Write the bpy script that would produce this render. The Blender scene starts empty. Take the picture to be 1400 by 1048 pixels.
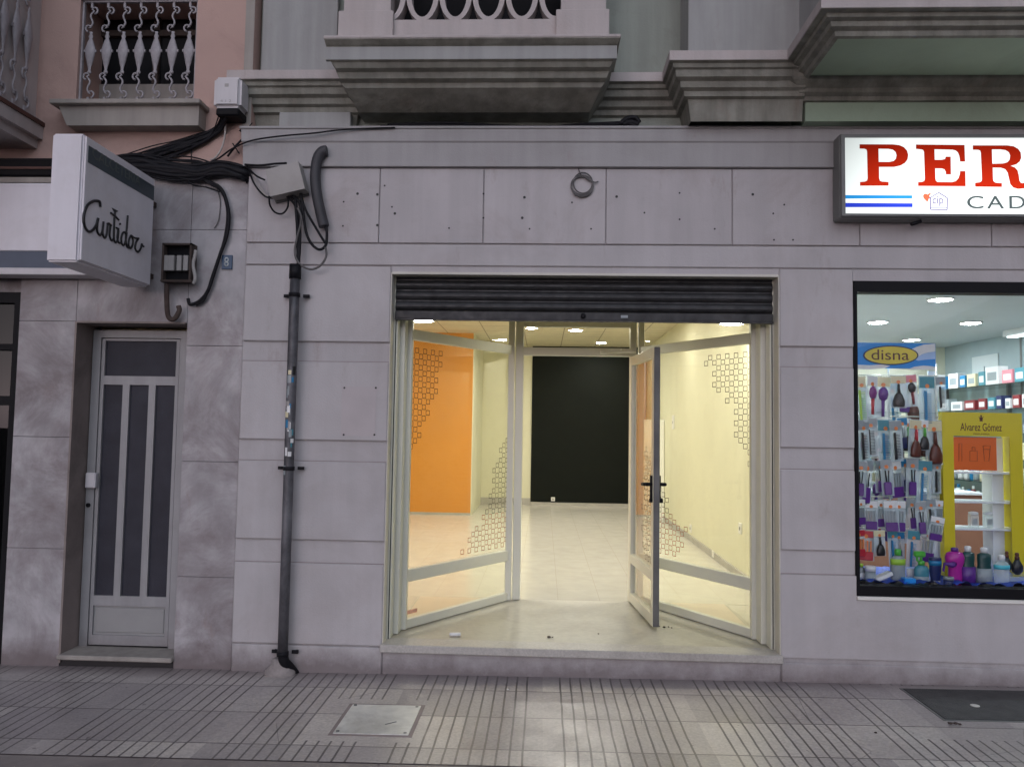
import bpy, bmesh, math, random
from mathutils import Vector, Matrix
random.seed(7)
R=math.radians
scene=bpy.context.scene
col=bpy.data.collections.new("scene"); scene.collection.children.link(col)

# ---------------------------------------------------------------- camera (solved from the facade's lines)
CAM=Vector((0,-4.8,1.52)); F=1050.0
yaw,pit,rol=R(2.403),R(3.368),R(0.920)
_r=Vector((math.cos(yaw),math.sin(yaw),0)); _w=Vector((-math.sin(yaw)*math.cos(pit),math.cos(yaw)*math.cos(pit),math.sin(pit)))
_u=_r.cross(_w); RX=_r*math.cos(rol)+_u*math.sin(rol); UX=-_r*math.sin(rol)+_u*math.cos(rol)
def ray(px,py): return RX*((px-700)/F)-UX*((py-524)/F)+_w
def at(px,py,Y): d=ray(px,py); return CAM+d*((Y-CAM.y)/d.y)
def atz(px,py,Z): d=ray(px,py); return CAM+d*((Z-CAM.z)/d.z)
def atx(px,py,X): d=ray(px,py); return CAM+d*((X-CAM.x)/d.x)
def pr(p):
    v=Vector(p)-CAM; return 700+F*v.dot(RX)/v.dot(_w), 524-F*v.dot(UX)/v.dot(_w)
cd=bpy.data.cameras.new("camera"); cam=bpy.data.objects.new("camera",cd); col.objects.link(cam)
cd.sensor_width=36; cd.lens=F/1400*36; cd.clip_end=500; cd.clip_start=.05
m=Matrix((RX,UX,-_w)).transposed().to_4x4(); m.translation=CAM; cam.matrix_world=m
scene.camera=cam

# ---------------------------------------------------------------- materials
M={}
def newmat(name):
    m=bpy.data.materials.new(name); m.use_nodes=True; nt=m.node_tree; nt.nodes.clear()
    o=nt.nodes.new('ShaderNodeOutputMaterial'); M[name]=m
    return m,nt,o
def N(nt,t,**k):
    n=nt.nodes.new(t)
    for a,b in k.items():
        if a in n.inputs: n.inputs[a].default_value=b
        else: setattr(n,a,b)
    return n
def ramp(nt,src,stops):
    r=N(nt,'ShaderNodeValToRGB'); e=r.color_ramp.elements
    while len(e)<len(stops): e.new(.5)
    for x,(p,c) in zip(e,stops):
        x.position=p; x.color=(*c,1) if len(c)==3 else c
    nt.links.new(src,r.inputs[0]); return r.outputs[0]
def math_(nt,op,a,b=None,c=None):
    n=N(nt,'ShaderNodeMath',operation=op)
    for i,v in enumerate((a,b,c)):
        if v is None: continue
        if isinstance(v,(int,float)): n.inputs[i].default_value=v
        else: nt.links.new(v,n.inputs[i])
    return n.outputs[0]
def mixc(nt,f,a,b,mode='MIX'):
    n=N(nt,'ShaderNodeMix',data_type='RGBA',blend_type=mode)
    for i,v in ((0,f),(6,a),(7,b)):
        if isinstance(v,(int,float)): n.inputs[i].default_value=v
        elif isinstance(v,tuple): n.inputs[i].default_value=(*v,1) if len(v)==3 else v
        else: nt.links.new(v,n.inputs[i])
    return n.outputs[2]
def noise(nt,scale,detail=5,vec=None,rough=.55,stretch=None,dist=0):
    tc=N(nt,'ShaderNodeTexCoord'); src=tc.outputs['Object'] if vec is None else vec
    if stretch:
        mp=N(nt,'ShaderNodeMapping'); mp.inputs['Scale'].default_value=stretch; nt.links.new(src,mp.inputs[0]); src=mp.outputs[0]
    n=N(nt,'ShaderNodeTexNoise',Scale=scale,Detail=detail,Roughness=rough,Distortion=dist); nt.links.new(src,n.inputs['Vector'])
    return n.outputs[0]
def mat(name,c,rough=.6,metal=0,var=.1,scale=6,bump=.0,bscale=60,streak=0,stain=None,stain_amt=.0,spec=.5,rvar=0,trans=0,coat=0,sstops=(.5,.72),ovar=0,foot=0,rust=0):
    m,nt,o=newmat(name); b=N(nt,'ShaderNodeBsdfPrincipled'); nt.links.new(b.outputs[0],o.inputs[0])
    b.inputs['Roughness'].default_value=rough; b.inputs['Metallic'].default_value=metal
    b.inputs['Specular IOR Level'].default_value=spec; b.inputs['Coat Weight'].default_value=coat
    b.inputs['Transmission Weight'].default_value=trans
    n1=noise(nt,scale,6)
    lo=tuple(x*(1-var) for x in c); hi=tuple(min(1,x*(1+var)) for x in c)
    cc=ramp(nt,n1,[(.3,lo),(.7,hi)])
    if streak:
        s=noise(nt,3,4,stretch=(4,4,.25)); k=ramp(nt,s,[(.35,(1-streak,)*3),(.65,(1,1,1))]); cc=mixc(nt,1.0,cc,k,'MULTIPLY')
    if stain:
        s=noise(nt,1.7,8,rough=.7,dist=.6); k=ramp(nt,s,[(sstops[0],(0,0,0)),(sstops[1],(1,1,1))]); k=math_(nt,'MULTIPLY',k,stain_amt); cc=mixc(nt,k,cc,stain)
    if ovar:
        oi=N(nt,'ShaderNodeObjectInfo'); k=ramp(nt,oi.outputs['Random'],[(0,(1-ovar,1-ovar*1.05,1-ovar)),(1,(1+ovar,1+ovar,1+ovar))]); cc=mixc(nt,1.0,cc,k,'MULTIPLY')
    if rust:
        s=noise(nt,5,6,stretch=(1,1,.35),rough=.7); k=ramp(nt,s,[(.60,(0,0,0)),(.70,(1,1,1))]); cc=mixc(nt,math_(nt,'MULTIPLY',k,rust),cc,(.24,.16,.14))
        s2=noise(nt,55,3); k2=ramp(nt,s2,[(.70,(0,0,0)),(.76,(1,1,1))]); cc=mixc(nt,math_(nt,'MULTIPLY',k2,rust*.8),cc,(.20,.16,.15))
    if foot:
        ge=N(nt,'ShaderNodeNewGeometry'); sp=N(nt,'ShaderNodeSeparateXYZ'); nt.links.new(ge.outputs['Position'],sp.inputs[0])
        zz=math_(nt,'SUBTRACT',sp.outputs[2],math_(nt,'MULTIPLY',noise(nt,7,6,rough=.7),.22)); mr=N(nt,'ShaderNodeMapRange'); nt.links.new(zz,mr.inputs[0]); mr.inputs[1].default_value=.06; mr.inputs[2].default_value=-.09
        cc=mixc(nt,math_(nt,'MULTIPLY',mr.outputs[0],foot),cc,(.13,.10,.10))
    nt.links.new(cc,b.inputs['Base Color'])
    if rvar:
        rr=ramp(nt,noise(nt,scale*1.7,5),[(.3,(max(0,rough-rvar),)*3),(.7,(min(1,rough+rvar),)*3)]); nt.links.new(rr,b.inputs['Roughness'])
    if bump:
        bn=N(nt,'ShaderNodeBump',Strength=bump,Distance=.01); nt.links.new(noise(nt,bscale,4),bn.inputs['Height']); nt.links.new(bn.outputs[0],b.inputs['Normal'])
    return m
def emis(name,c,s):
    m,nt,o=newmat(name); e=N(nt,'ShaderNodeEmission',Strength=s); e.inputs[0].default_value=(*c,1); nt.links.new(e.outputs[0],o.inputs[0]); return m
def glass(name,tint=(1,1,1),rough=0.0,ior=1.45,gain=1.0):
    m,nt,o=newmat(name); t=N(nt,'ShaderNodeBsdfTransparent'); t.inputs[0].default_value=(*tint,1)
    g=N(nt,'ShaderNodeBsdfGlossy',Roughness=rough); f=N(nt,'ShaderNodeLayerWeight'); f5=math_(nt,'MULTIPLY_ADD',math_(nt,'POWER',f.outputs['Facing'],5.0),.93,.035)
    x=N(nt,'ShaderNodeMixShader'); nt.links.new(math_(nt,'MULTIPLY',f5,gain),x.inputs[0]); nt.links.new(t.outputs[0],x.inputs[1]); nt.links.new(g.outputs[0],x.inputs[2]); nt.links.new(x.outputs[0],o.inputs[0]); return m
def film(name,c,alpha,rough=.2):
    m,nt,o=newmat(name); t=N(nt,'ShaderNodeBsdfTransparent'); b=N(nt,'ShaderNodeBsdfPrincipled',Roughness=rough); b.inputs['Base Color'].default_value=(*c,1)
    x=N(nt,'ShaderNodeMixShader'); x.inputs[0].default_value=alpha; nt.links.new(t.outputs[0],x.inputs[1]); nt.links.new(b.outputs[0],x.inputs[2]); nt.links.new(x.outputs[0],o.inputs[0]); return m

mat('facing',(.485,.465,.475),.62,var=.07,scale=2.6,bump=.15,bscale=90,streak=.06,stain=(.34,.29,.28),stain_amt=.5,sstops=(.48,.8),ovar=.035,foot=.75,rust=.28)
mat('frieze',(.47,.445,.455),.6,var=.07,scale=2,bump=.12,bscale=100,streak=.09,stain=(.31,.25,.24),stain_amt=.5,ovar=.05,rust=.35)
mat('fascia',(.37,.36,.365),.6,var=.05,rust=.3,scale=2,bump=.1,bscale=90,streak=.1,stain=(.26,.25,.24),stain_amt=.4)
mat('groove',(.30,.25,.245),.8,var=.15)
mat('plaster_green',(.31,.34,.30),.8,var=.1,scale=2,bump=.15,bscale=80,streak=.15,stain=(.15,.14,.11),stain_amt=.5)
mat('pilaster',(.37,.375,.37),.75,var=.06,scale=1.2,bump=.1,streak=.16,rust=.2,stain=(.24,.24,.22),stain_amt=.3)
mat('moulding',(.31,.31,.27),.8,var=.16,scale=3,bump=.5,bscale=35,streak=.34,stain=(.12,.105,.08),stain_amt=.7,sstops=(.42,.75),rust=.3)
mat('parapet',(.50,.455,.445),.7,var=.06,scale=1.5,bump=.2,streak=.12,rust=.3,stain=(.4,.3,.27),stain_amt=.3)
mat('pink',(.50,.345,.30),.85,var=.07,scale=2,bump=.25,bscale=150,stain=(.22,.14,.12),stain_amt=.5)
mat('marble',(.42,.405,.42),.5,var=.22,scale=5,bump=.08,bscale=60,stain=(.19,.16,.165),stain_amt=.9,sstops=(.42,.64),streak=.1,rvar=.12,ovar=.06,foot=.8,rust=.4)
mat('reveal_stone',(.26,.215,.20),.7,var=.12,stain=(.1,.08,.07),stain_amt=.6)
mat('jamb',(.62,.60,.54),.55,var=.04,stain=(.4,.36,.3),stain_amt=.4)
mat('sill',(.46,.44,.41),.4,var=.13,scale=90,bump=.1,bscale=200,stain=(.2,.17,.15),stain_amt=.5)
mat('beige_sill',(.36,.33,.30),.7,var=.06,streak=.2)
mat('aluminium',(.68,.685,.60),.33,metal=.12,var=.03,scale=3)
mat('alu_dark',(.14,.14,.14),.5,metal=.5,var=.2)
mat('door_frame',(.33,.33,.34),.5,metal=.1,var=.06,streak=.15,stain=(.22,.21,.2),stain_amt=.5,foot=.5)
mat('shutter',(.030,.030,.032),.5,metal=.3,var=.35,scale=14,stain=(.12,.11,.11),stain_amt=.4,sstops=(.55,.8),rvar=.15)
mat('black',(.007,.007,.009),.55,var=.2,spec=.15)
mat('rubber',(.007,.007,.010),.6,var=.3,scale=30,spec=.25)
mat('grey_cable',(.11,.105,.105),.6,var=.3,scale=20)
mat('white_cable',(.42,.39,.37),.5,var=.2,scale=20)
mat('pipe',(.15,.15,.165),.5,metal=.3,var=.35,scale=9,stain=(.03,.03,.035),stain_amt=.8,sstops=(.42,.6),rvar=.1)
mat('plastic_grey',(.36,.345,.335),.5,var=.06,stain=(.27,.25,.22),stain_amt=.5)
mat('plastic_white',(.62,.60,.62),.4,var=.04,streak=.08)
mat('sign_white',(.74,.72,.77),.35,var=.03,streak=.05,stain=(.5,.46,.45),stain_amt=.35)
mat('sign_teal',(.055,.075,.09),.4,var=.15)
mat('sign_text',(.095,.115,.11),.5)
mat('ink',(.006,.006,.008),.4)
mat('blue_grey',(.075,.095,.14),.5,var=.1)
mat('steel_dark',(.17,.175,.17),.5,metal=.1,var=.1)
mat('soffit_green_lit',(.33,.42,.32),.8,var=.1,scale=2,bump=.1,stain=(.2,.2,.15),stain_amt=.4)  # green plaster, its base colour brightened for the sign's light on it
mat('hose',(.045,.045,.052),.6,var=.2)
mat('sticker_red',(.75,.40,.28),.6,var=.3,scale=40)
mat('rust',(.065,.047,.04),.8,var=.3,scale=20,stain=(.05,.02,.015),stain_amt=.7)
mat('concrete',(.30,.27,.26),.9,var=.2,scale=20,bump=.5,bscale=40)
mat('iron_cast',(.36,.34,.36),.6,var=.2,scale=25,bump=.15,stain=(.13,.11,.11),stain_amt=.6)
mat('red_tile',(.10,.045,.035),.6,var=.2)
mat('plate_blue',(.012,.06,.13),.35,var=.1)
mat('plate_white',(.45,.50,.52),.4)
mat('plate_metal',(.72,.71,.67),.5,metal=.05,var=.1,scale=14,stain=(.25,.23,.2),stain_amt=.6)
mat('manhole',(.065,.07,.07),.45,metal=.5,var=.3,scale=12,bump=.4,bscale=160)
mat('frost_dark',(.032,.033,.045),.5,var=.2,scale=5,spec=.25,bump=.2,bscale=150)
mat('panel_grey',(.30,.30,.30),.5,var=.05)
# shop interior
mat('floor_shop',(.62,.54,.43),.28,var=.04,scale=5)
mat('floor_entry',(.45,.43,.36),.4,var=.08,scale=30,stain=(.24,.2,.15),stain_amt=.5)
mat('wall_yellow',(.70,.68,.50),.6,var=.035,scale=1.3,stain=(.56,.53,.38),stain_amt=.3)
mat('wall_cream',(.66,.57,.36),.7,var=.03)
mat('board_white',(.88,.88,.85),.4,var=.01)
mat('wall_orange',(.66,.26,.03),.42,var=.04,scale=1.2)
mat('wall_black',(.007,.009,.007),.7,var=.1,spec=.15)
mat('white_paint',(.75,.74,.70),.5,var=.02)
mat('skirting',(.42,.40,.36),.5)
mat('vinyl',(.045,.03,.02),.6)
mat('vinyl_red',(.30,.07,.03),.6)
emis('lamp_warm',(1,.97,.90),145); emis('lamp_cool',(.90,.97,1),170)
glass('pane',(.97,.975,.94)); glass('pane_shop',(.97,.985,.99),gain=.6); glass('shelf_glass',(.80,.9,.88),gain=1.2)
glass('dark_glass',(.10,.10,.11))
# pharmacy
mat('ph_ceiling',(.50,.55,.56),.6,var=.02)
mat('ph_wall',(.36,.44,.47),.25,var=.04)
mat('ph_cream',(.62,.62,.50),.6,var=.03)
mat('ph_wood',(.24,.115,.07),.45,var=.08,scale=3)
mat('ph_floor',(.45,.42,.38),.3,var=.05)
mat('dark_wood',(.06,.02,.015),.4)
mat('acrylic_yellow',(.66,.54,.015),.3,var=.03)
mat('acrylic_orange',(.72,.13,.012),.35,var=.03)
mat('acrylic_white',(.72,.76,.78),.25)
mat('sky_blue',(.01,.27,.75),.35); mat('sign_blue',(.0,.25,.72),.35,var=.03); mat('disna_yellow',(.75,.60,.05),.35,var=.15,scale=3)
mat('pale_blue',(.38,.55,.85),.4); mat('cloth_blue',(.01,.06,.42),.6,var=.4,scale=8,bump=.2)
film('bag',(.70,.80,.84),.38,.12); film('clear_plastic',(.75,.85,.85),.35,.08)
PC={'violet':(.10,.02,.22),'purple':(.18,.02,.18),'red':(.5,.02,.04),'black':(.01,.01,.012),'blue':(.01,.18,.38),'teal':(.06,.24,.30),'green':(.08,.42,.05),'lime':(.35,.6,.05),'orange':(.75,.22,.06),'white':(.75,.76,.76),'grey':(.28,.32,.34),'pink':(.72,.25,.30),'cream':(.68,.62,.40),'navy':(.01,.02,.10),'magenta':(.42,.015,.30),'dark green':(.004,.05,.05),'brown':(.10,.02,.008),'yellow':(.7,.55,.05),'aqua':(.08,.5,.6),'maroon':(.2,.015,.02)}
for k,v in PC.items(): mat('p_'+k,v,.32,var=.05,scale=20)

# backlit sign face
def signface(name,c,s,lowgain,zmid,zspan,cmid=None):
    m,nt,o=newmat(name); e=N(nt,'ShaderNodeEmission'); nt.links.new(e.outputs[0],o.inputs[0])
    tc=N(nt,'ShaderNodeTexCoord'); sp=N(nt,'ShaderNodeSeparateXYZ'); nt.links.new(tc.outputs['Object'],sp.inputs[0])
    z=math_(nt,'DIVIDE',math_(nt,'SUBTRACT',sp.outputs[2],zmid),zspan); z=math_(nt,'ABSOLUTE',z)
    x=math_(nt,'MULTIPLY',math_(nt,'SUBTRACT',sp.outputs[0],1.78),2.2)  # tubes inside stop short of the box end
    x=N(nt,'ShaderNodeClamp'); nt.links.new(math_(nt,'MULTIPLY',math_(nt,'SUBTRACT',sp.outputs[0],1.76),2.6),x.inputs[0])
    k=math_(nt,'SUBTRACT',1.0,math_(nt,'MULTIPLY',z,lowgain)); k=math_(nt,'MULTIPLY',k,math_(nt,'ADD',math_(nt,'MULTIPLY',x.outputs[0],.45),.55))
    nt.links.new(math_(nt,'MULTIPLY',k,s),e.inputs['Strength']); e.inputs[0].default_value=(*c,1)
    return m

# pavement with ribbed tiles
def pavement():
    m,nt,o=newmat('pavement'); b=N(nt,'ShaderNodeBsdfPrincipled'); nt.links.new(b.outputs[0],o.inputs[0])
    tc=N(nt,'ShaderNodeTexCoord'); sp=N(nt,'ShaderNodeSeparateXYZ'); nt.links.new(tc.outputs['Object'],sp.inputs[0])
    X,Y=sp.outputs[0],sp.outputs[1]
    wob=noise(nt,3,3); wob=math_(nt,'MULTIPLY',math_(nt,'SUBTRACT',wob,.5),.012)
    X=math_(nt,'ADD',X,wob); Y2=math_(nt,'ADD',Y,wob)
    u=math_(nt,'FLOORED_MODULO',math_(nt,'SUBTRACT',X,.016-8.07),.807)
    v=math_(nt,'FLOORED_MODULO',math_(nt,'SUBTRACT',u,.098),.0611)
    g=math_(nt,'LESS_THAN',v,.0105); g=math_(nt,'MULTIPLY',g,math_(nt,'GREATER_THAN',u,.09)); g=math_(nt,'MULTIPLY',g,math_(nt,'LESS_THAN',u,.725))
    def box_(a,b,c,d): 
        k=math_(nt,'MULTIPLY',math_(nt,'GREATER_THAN',X,a),math_(nt,'LESS_THAN',X,b)); k=math_(nt,'MULTIPLY',k,math_(nt,'GREATER_THAN',Y,c)); return math_(nt,'MULTIPLY',k,math_(nt,'LESS_THAN',Y,d))
    plain=math_(nt,'MAXIMUM',box_(-1.16,-.62,-1.02,-.44),box_(1.86,3.1,-.83,-.02)); g=math_(nt,'MULTIPLY',g,math_(nt,'SUBTRACT',1.0,plain))
    r=math_(nt,'FLOORED_MODULO',math_(nt,'ADD',Y2,8.415),.4075); row=math_(nt,'LESS_THAN',r,.008)
    line=math_(nt,'MAXIMUM',g,row)
    # weaker where worn
    wear=ramp(nt,noise(nt,1.3,5),[(.35,(.65,)*3),(.6,(1,1,1))]); line=math_(nt,'MULTIPLY',line,wear)
    cx=N(nt,'ShaderNodeCombineXYZ'); nt.links.new(math_(nt,'FLOOR',math_(nt,'DIVIDE',math_(nt,'SUBTRACT',X,.016),.4035)),cx.inputs[0]); nt.links.new(math_(nt,'FLOOR',math_(nt,'DIVIDE',math_(nt,'ADD',Y2,8.415),.4075)),cx.inputs[1])
    wn=N(nt,'ShaderNodeTexWhiteNoise'); nt.links.new(cx.outputs[0],wn.inputs[0])
    base=ramp(nt,wn.outputs[0],[(0,(.40,.365,.355)),(.55,(.50,.46,.435)),(1,(.62,.575,.53))])
    fine=ramp(nt,noise(nt,70,4),[(.3,(.82,)*3),(.7,(1.12,)*3)]); base=mixc(nt,1.0,base,fine,'MULTIPLY')
    big=ramp(nt,noise(nt,2.2,8,rough=.65),[(.35,(.84,.82,.85)),(.62,(1,1,1))]); base=mixc(nt,1.0,base,big,'MULTIPLY')
    spot=ramp(nt,noise(nt,14,3),[(.68,(0,0,0)),(.76,(1,1,1))]); base=mixc(nt,math_(nt,'MULTIPLY',spot,.25),base,(.14,.12,.12))
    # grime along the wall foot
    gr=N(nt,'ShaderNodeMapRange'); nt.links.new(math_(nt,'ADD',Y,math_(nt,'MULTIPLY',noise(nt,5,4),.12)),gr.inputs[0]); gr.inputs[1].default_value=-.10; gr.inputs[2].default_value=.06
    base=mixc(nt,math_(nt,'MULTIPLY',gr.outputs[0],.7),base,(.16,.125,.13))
    gum=noise(nt,23,2); gk=ramp(nt,gum,[(.735,(0,0,0)),(.75,(1,1,1))]); base=mixc(nt,math_(nt,'MULTIPLY',gk,.55),base,(.10,.085,.085))
    vo=N(nt,'ShaderNodeTexVoronoi',feature='DISTANCE_TO_EDGE',Scale=1.1); tcv=N(nt,'ShaderNodeTexCoord'); nt.links.new(tcv.outputs['Object'],vo.inputs['Vector'])
    cr=math_(nt,'LESS_THAN',vo.outputs['Distance'],.0016); cr=math_(nt,'MULTIPLY',cr,ramp(nt,noise(nt,1.9,2),[(.5,(0,0,0)),(.56,(1,1,1))])); base=mixc(nt,math_(nt,'MULTIPLY',cr,.6),base,(.10,.09,.09))
    cc=mixc(nt,line,base,(.105,.092,.088)); nt.links.new(cc,b.inputs['Base Color'])
    rr=ramp(nt,noise(nt,4,5),[(.35,(.28,)*3),(.7,(.50,)*3)]); nt.links.new(rr,b.inputs['Roughness'])
    h=math_(nt,'SUBTRACT',math_(nt,'MULTIPLY',noise(nt,120,3),.12),line); bn=N(nt,'ShaderNodeBump',Strength=.6,Distance=.006); nt.links.new(h,bn.inputs['Height']); nt.links.new(bn.outputs[0],b.inputs['Normal'])
pavement()
def tiled(name,c,tile,jc,rough,w=.004,axis=(0,1),off=(0,0)):
    m,nt,o=newmat(name); b=N(nt,'ShaderNodeBsdfPrincipled',Roughness=rough); nt.links.new(b.outputs[0],o.inputs[0])
    tc=N(nt,'ShaderNodeTexCoord'); sp=N(nt,'ShaderNodeSeparateXYZ'); nt.links.new(tc.outputs['Object'],sp.inputs[0])
    ls=[math_(nt,'LESS_THAN',math_(nt,'FLOORED_MODULO',math_(nt,'ADD',sp.outputs[a],20+f),tile),w) for a,f in zip(axis,off)]
    l=math_(nt,'MAXIMUM',*ls)
    base=ramp(nt,noise(nt,6,5),[(.3,tuple(x*.93 for x in c)),(.7,tuple(x*1.05 for x in c))])
    nt.links.new(mixc(nt,l,base,jc),b.inputs['Base Color'])
tiled('floor_tiles',(.60,.575,.50),.33,(.50,.46,.38),.2)
tiled('ceiling_tiles',(.66,.60,.46),.6,(.30,.26,.20),.8,w=.014,off=(.12,.2))
mat('asphalt',(.05,.05,.052),.8,var=.2,scale=40,bump=.4,bscale=150)
mat('kerb_stone',(.33,.29,.275),.6,var=.12,scale=4,bump=.2,stain=(.15,.13,.13),stain_amt=.6)

# ---------------------------------------------------------------- mesh builder
class MB:
    def __init__(s): s.bm=bmesh.new()
    def box(s,x0,x1,y0,y1,z0,z1,bev=0,seg=1,rot=None,mi=0):
        b=bmesh.new(); bmesh.ops.create_cube(b,size=1)
        bmesh.ops.scale(b,vec=(abs(x1-x0),abs(y1-y0),abs(z1-z0)),verts=b.verts)
        if bev: bmesh.ops.bevel(b,geom=b.edges[:],offset=bev,segments=seg,affect='EDGES')
        if rot: bmesh.ops.rotate(b,cent=(0,0,0),matrix=rot,verts=b.verts)
        bmesh.ops.translate(b,vec=((x0+x1)/2,(y0+y1)/2,(z0+z1)/2),verts=b.verts)
        s._add(b,mi); return s
    def _add(s,b,mi=0,smooth=None):
        mp={v:s.bm.verts.new(v.co) for v in b.verts}
        for f in b.faces:
            try: nf=s.bm.faces.new([mp[v] for v in f.verts]); nf.material_index=mi; nf.smooth=f.smooth if smooth is None else smooth
            except ValueError: pass
        b.free()
    def bar(s,a,b,w,h,up=(0,0,1),bev=0):
        a,b=Vector(a),Vector(b); d=b-a; L=d.length; d.normalize(); x=d.cross(Vector(up)).normalized(); z=x.cross(d)
        c=bmesh.new(); bmesh.ops.create_cube(c,size=1); bmesh.ops.scale(c,vec=(w,L,h),verts=c.verts)
        if bev: bmesh.ops.bevel(c,geom=c.edges[:],offset=bev,segments=1,affect='EDGES')
        mm=Matrix((x,d,z)).transposed().to_4x4(); mm.translation=(a+b)/2; bmesh.ops.transform(c,matrix=mm,verts=c.verts); s._add(c); return s
    def tube(s,pts,r,n=8,smooth=True,cap=True):
        pts=[Vector(p) for p in pts]; rings=[]; prev=None
        for i,p in enumerate(pts):
            t=(pts[min(i+1,len(pts)-1)]-pts[max(i-1,0)]).normalized()
            if prev is None: a=t.orthogonal().normalized()
            else: a=(prev-t*prev.dot(t)); a=a.normalized() if a.length>1e-6 else t.orthogonal().normalized()
            prev=a; b=t.cross(a); rr=r[i] if isinstance(r,(list,tuple)) else r
            rings.append([s.bm.verts.new(p+(a*math.cos(2*math.pi*k/n)+b*math.sin(2*math.pi*k/n))*rr) for k in range(n)])
        for A,B in zip(rings,rings[1:]):
            for k in range(n):
                f=s.bm.faces.new((A[k],A[(k+1)%n],B[(k+1)%n],B[k])); f.smooth=smooth
        if cap:
            s.bm.faces.new(rings[0][::-1]); s.bm.faces.new(rings[-1])
        return s
    def lathe(s,prof,c=(0,0,0),n=16,axis='Z',sx=1,sy=1,smooth=True):
        c=Vector(c); rings=[]
        for r,h in prof:
            ring=[]
            for k in range(n):
                a=2*math.pi*k/n; p=Vector((math.cos(a)*r*sx,math.sin(a)*r*sy,h))
                if axis=='Y': p=Vector((p.x,p.z,p.y))
                if axis=='X': p=Vector((p.z,p.x,p.y))
                ring.append(s.bm.verts.new(c+p))
            rings.append(ring)
        for A,B in zip(rings,rings[1:]):
            for k in range(n):
                f=s.bm.faces.new((A[k],A[(k+1)%n],B[(k+1)%n],B[k])); f.smooth=smooth
        s.bm.faces.new(rings[0][::-1]); s.bm.faces.new(rings[-1]); return s
    def quad(s,*p):
        s.bm.faces.new([s.bm.verts.new(Vector(q)) for q in p]); return s
    def prism(s,poly,y0,y1,plane='XZ'):
        def P(a,b,t): return Vector((a,t,b)) if plane=='XZ' else (Vector((t,a,b)) if plane=='YZ' else Vector((a,b,t)))
        A=[s.bm.verts.new(P(a,b,y0)) for a,b in poly]; B=[s.bm.verts.new(P(a,b,y1)) for a,b in poly]; n=len(poly)
        s.bm.faces.new(A); s.bm.faces.new(B[::-1])
        for i in range(n): s.bm.faces.new((A[i],B[i],B[(i+1)%n],A[(i+1)%n]))
        return s
    def sweep(s,path,prof):     # mitred moulding, outward = right-hand side of travel
        P=[Vector((a,b)) for a,b in path]; off=[]
        for i,p in enumerate(P):
            ns=[]
            if i>0: d=(p-P[i-1]).normalized(); ns.append(Vector((d.y,-d.x)))
            if i<len(P)-1: d=(P[i+1]-p).normalized(); ns.append(Vector((d.y,-d.x)))
            if len(ns)==2: nn=(ns[0]+ns[1]); nn=nn/ (nn.length_squared/2) if nn.length>1e-6 else ns[0]
            else: nn=ns[0]
            off.append(nn)
        g=[[s.bm.verts.new((p.x+o.x*a,p.y+o.y*a,z)) for a,z in prof] for p,o in zip(P,off)]
        for A,B in zip(g,g[1:]):
            for k in range(len(prof)-1): s.bm.faces.new((A[k],B[k],B[k+1],A[k+1]))
        return s
    def build(s,name,m,parent=None,loc=None,autos=False):
        bmesh.ops.recalc_face_normals(s.bm,faces=s.bm.faces)
        me=bpy.data.meshes.new(name); 
        L=Vector(loc) if loc is not None else (Vector(parent['_o']) if parent is not None and '_o' in parent else Vector((0,0,0)))
        if L.length: bmesh.ops.translate(s.bm,vec=-L,verts=s.bm.verts)
        s.bm.to_mesh(me); s.bm.free(); me.materials.append(M[m] if isinstance(m,str) else m)
        o=bpy.data.objects.new(name,me); col.objects.link(o)
        if parent is not None: o.parent=parent; o['_o']=tuple(L)
        else: o.location=L; o['_o']=tuple(L)
        return o
def tag(o,label=None,cat=None,group=None,kind=None):
    for k,v in (('label',label),('category',cat),('group',group),('kind',kind)):
        if v: o[k]=v
    return o
def thing(name,label,cat,loc=(0,0,0),group=None):
    o=bpy.data.objects.new(name,None); o.empty_display_size=.1; col.objects.link(o); o.location=loc; o['_o']=tuple(loc); return tag(o,label,cat,group)
def children(o): return [c for c in bpy.data.objects if c.parent==o]
def copy_tree(o,parent=None):
    c=o.copy(); col.objects.link(c)
    if parent is not None: c.parent=parent
    for ch in children(o): copy_tree(ch,c)
    return c
def struct(name,mb,m,label=None): o=mb.build(name,m); o['kind']='structure'; return o
def smoothpts(pts,k=6):
    P=[Vector(p) for p in pts]; out=[]
    for i in range(len(P)-1):
        a=P[max(i-1,0)];b=P[i];c=P[i+1];d=P[min(i+2,len(P)-1)]
        for j in range(k):
            t=j/k; out.append(.5*((2*b)+(c-a)*t+(2*a-5*b+4*c-d)*t*t+(3*b-a-3*c+d)*t**3))
    out.append(P[-1]); return out
def flat_shape(name,splines,mfun,parent,m,extr=.001,cyc=True):
    """fill outlines (with holes) given as lists of 2D points; mfun maps (a,b)->local 3D"""
    cu=bpy.data.curves.new(name,'CURVE'); cu.dimensions='2D'; cu.fill_mode='BOTH'; cu.extrude=extr
    for s_ in splines:
        sp=cu.splines.new('POLY'); sp.points.add(len(s_)-1); sp.use_cyclic_u=True
        for q,(a,b) in zip(sp.points,s_): q.co=(a,b,0,1)
    return curve_to_mesh(name,cu,mfun,parent,m)
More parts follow.
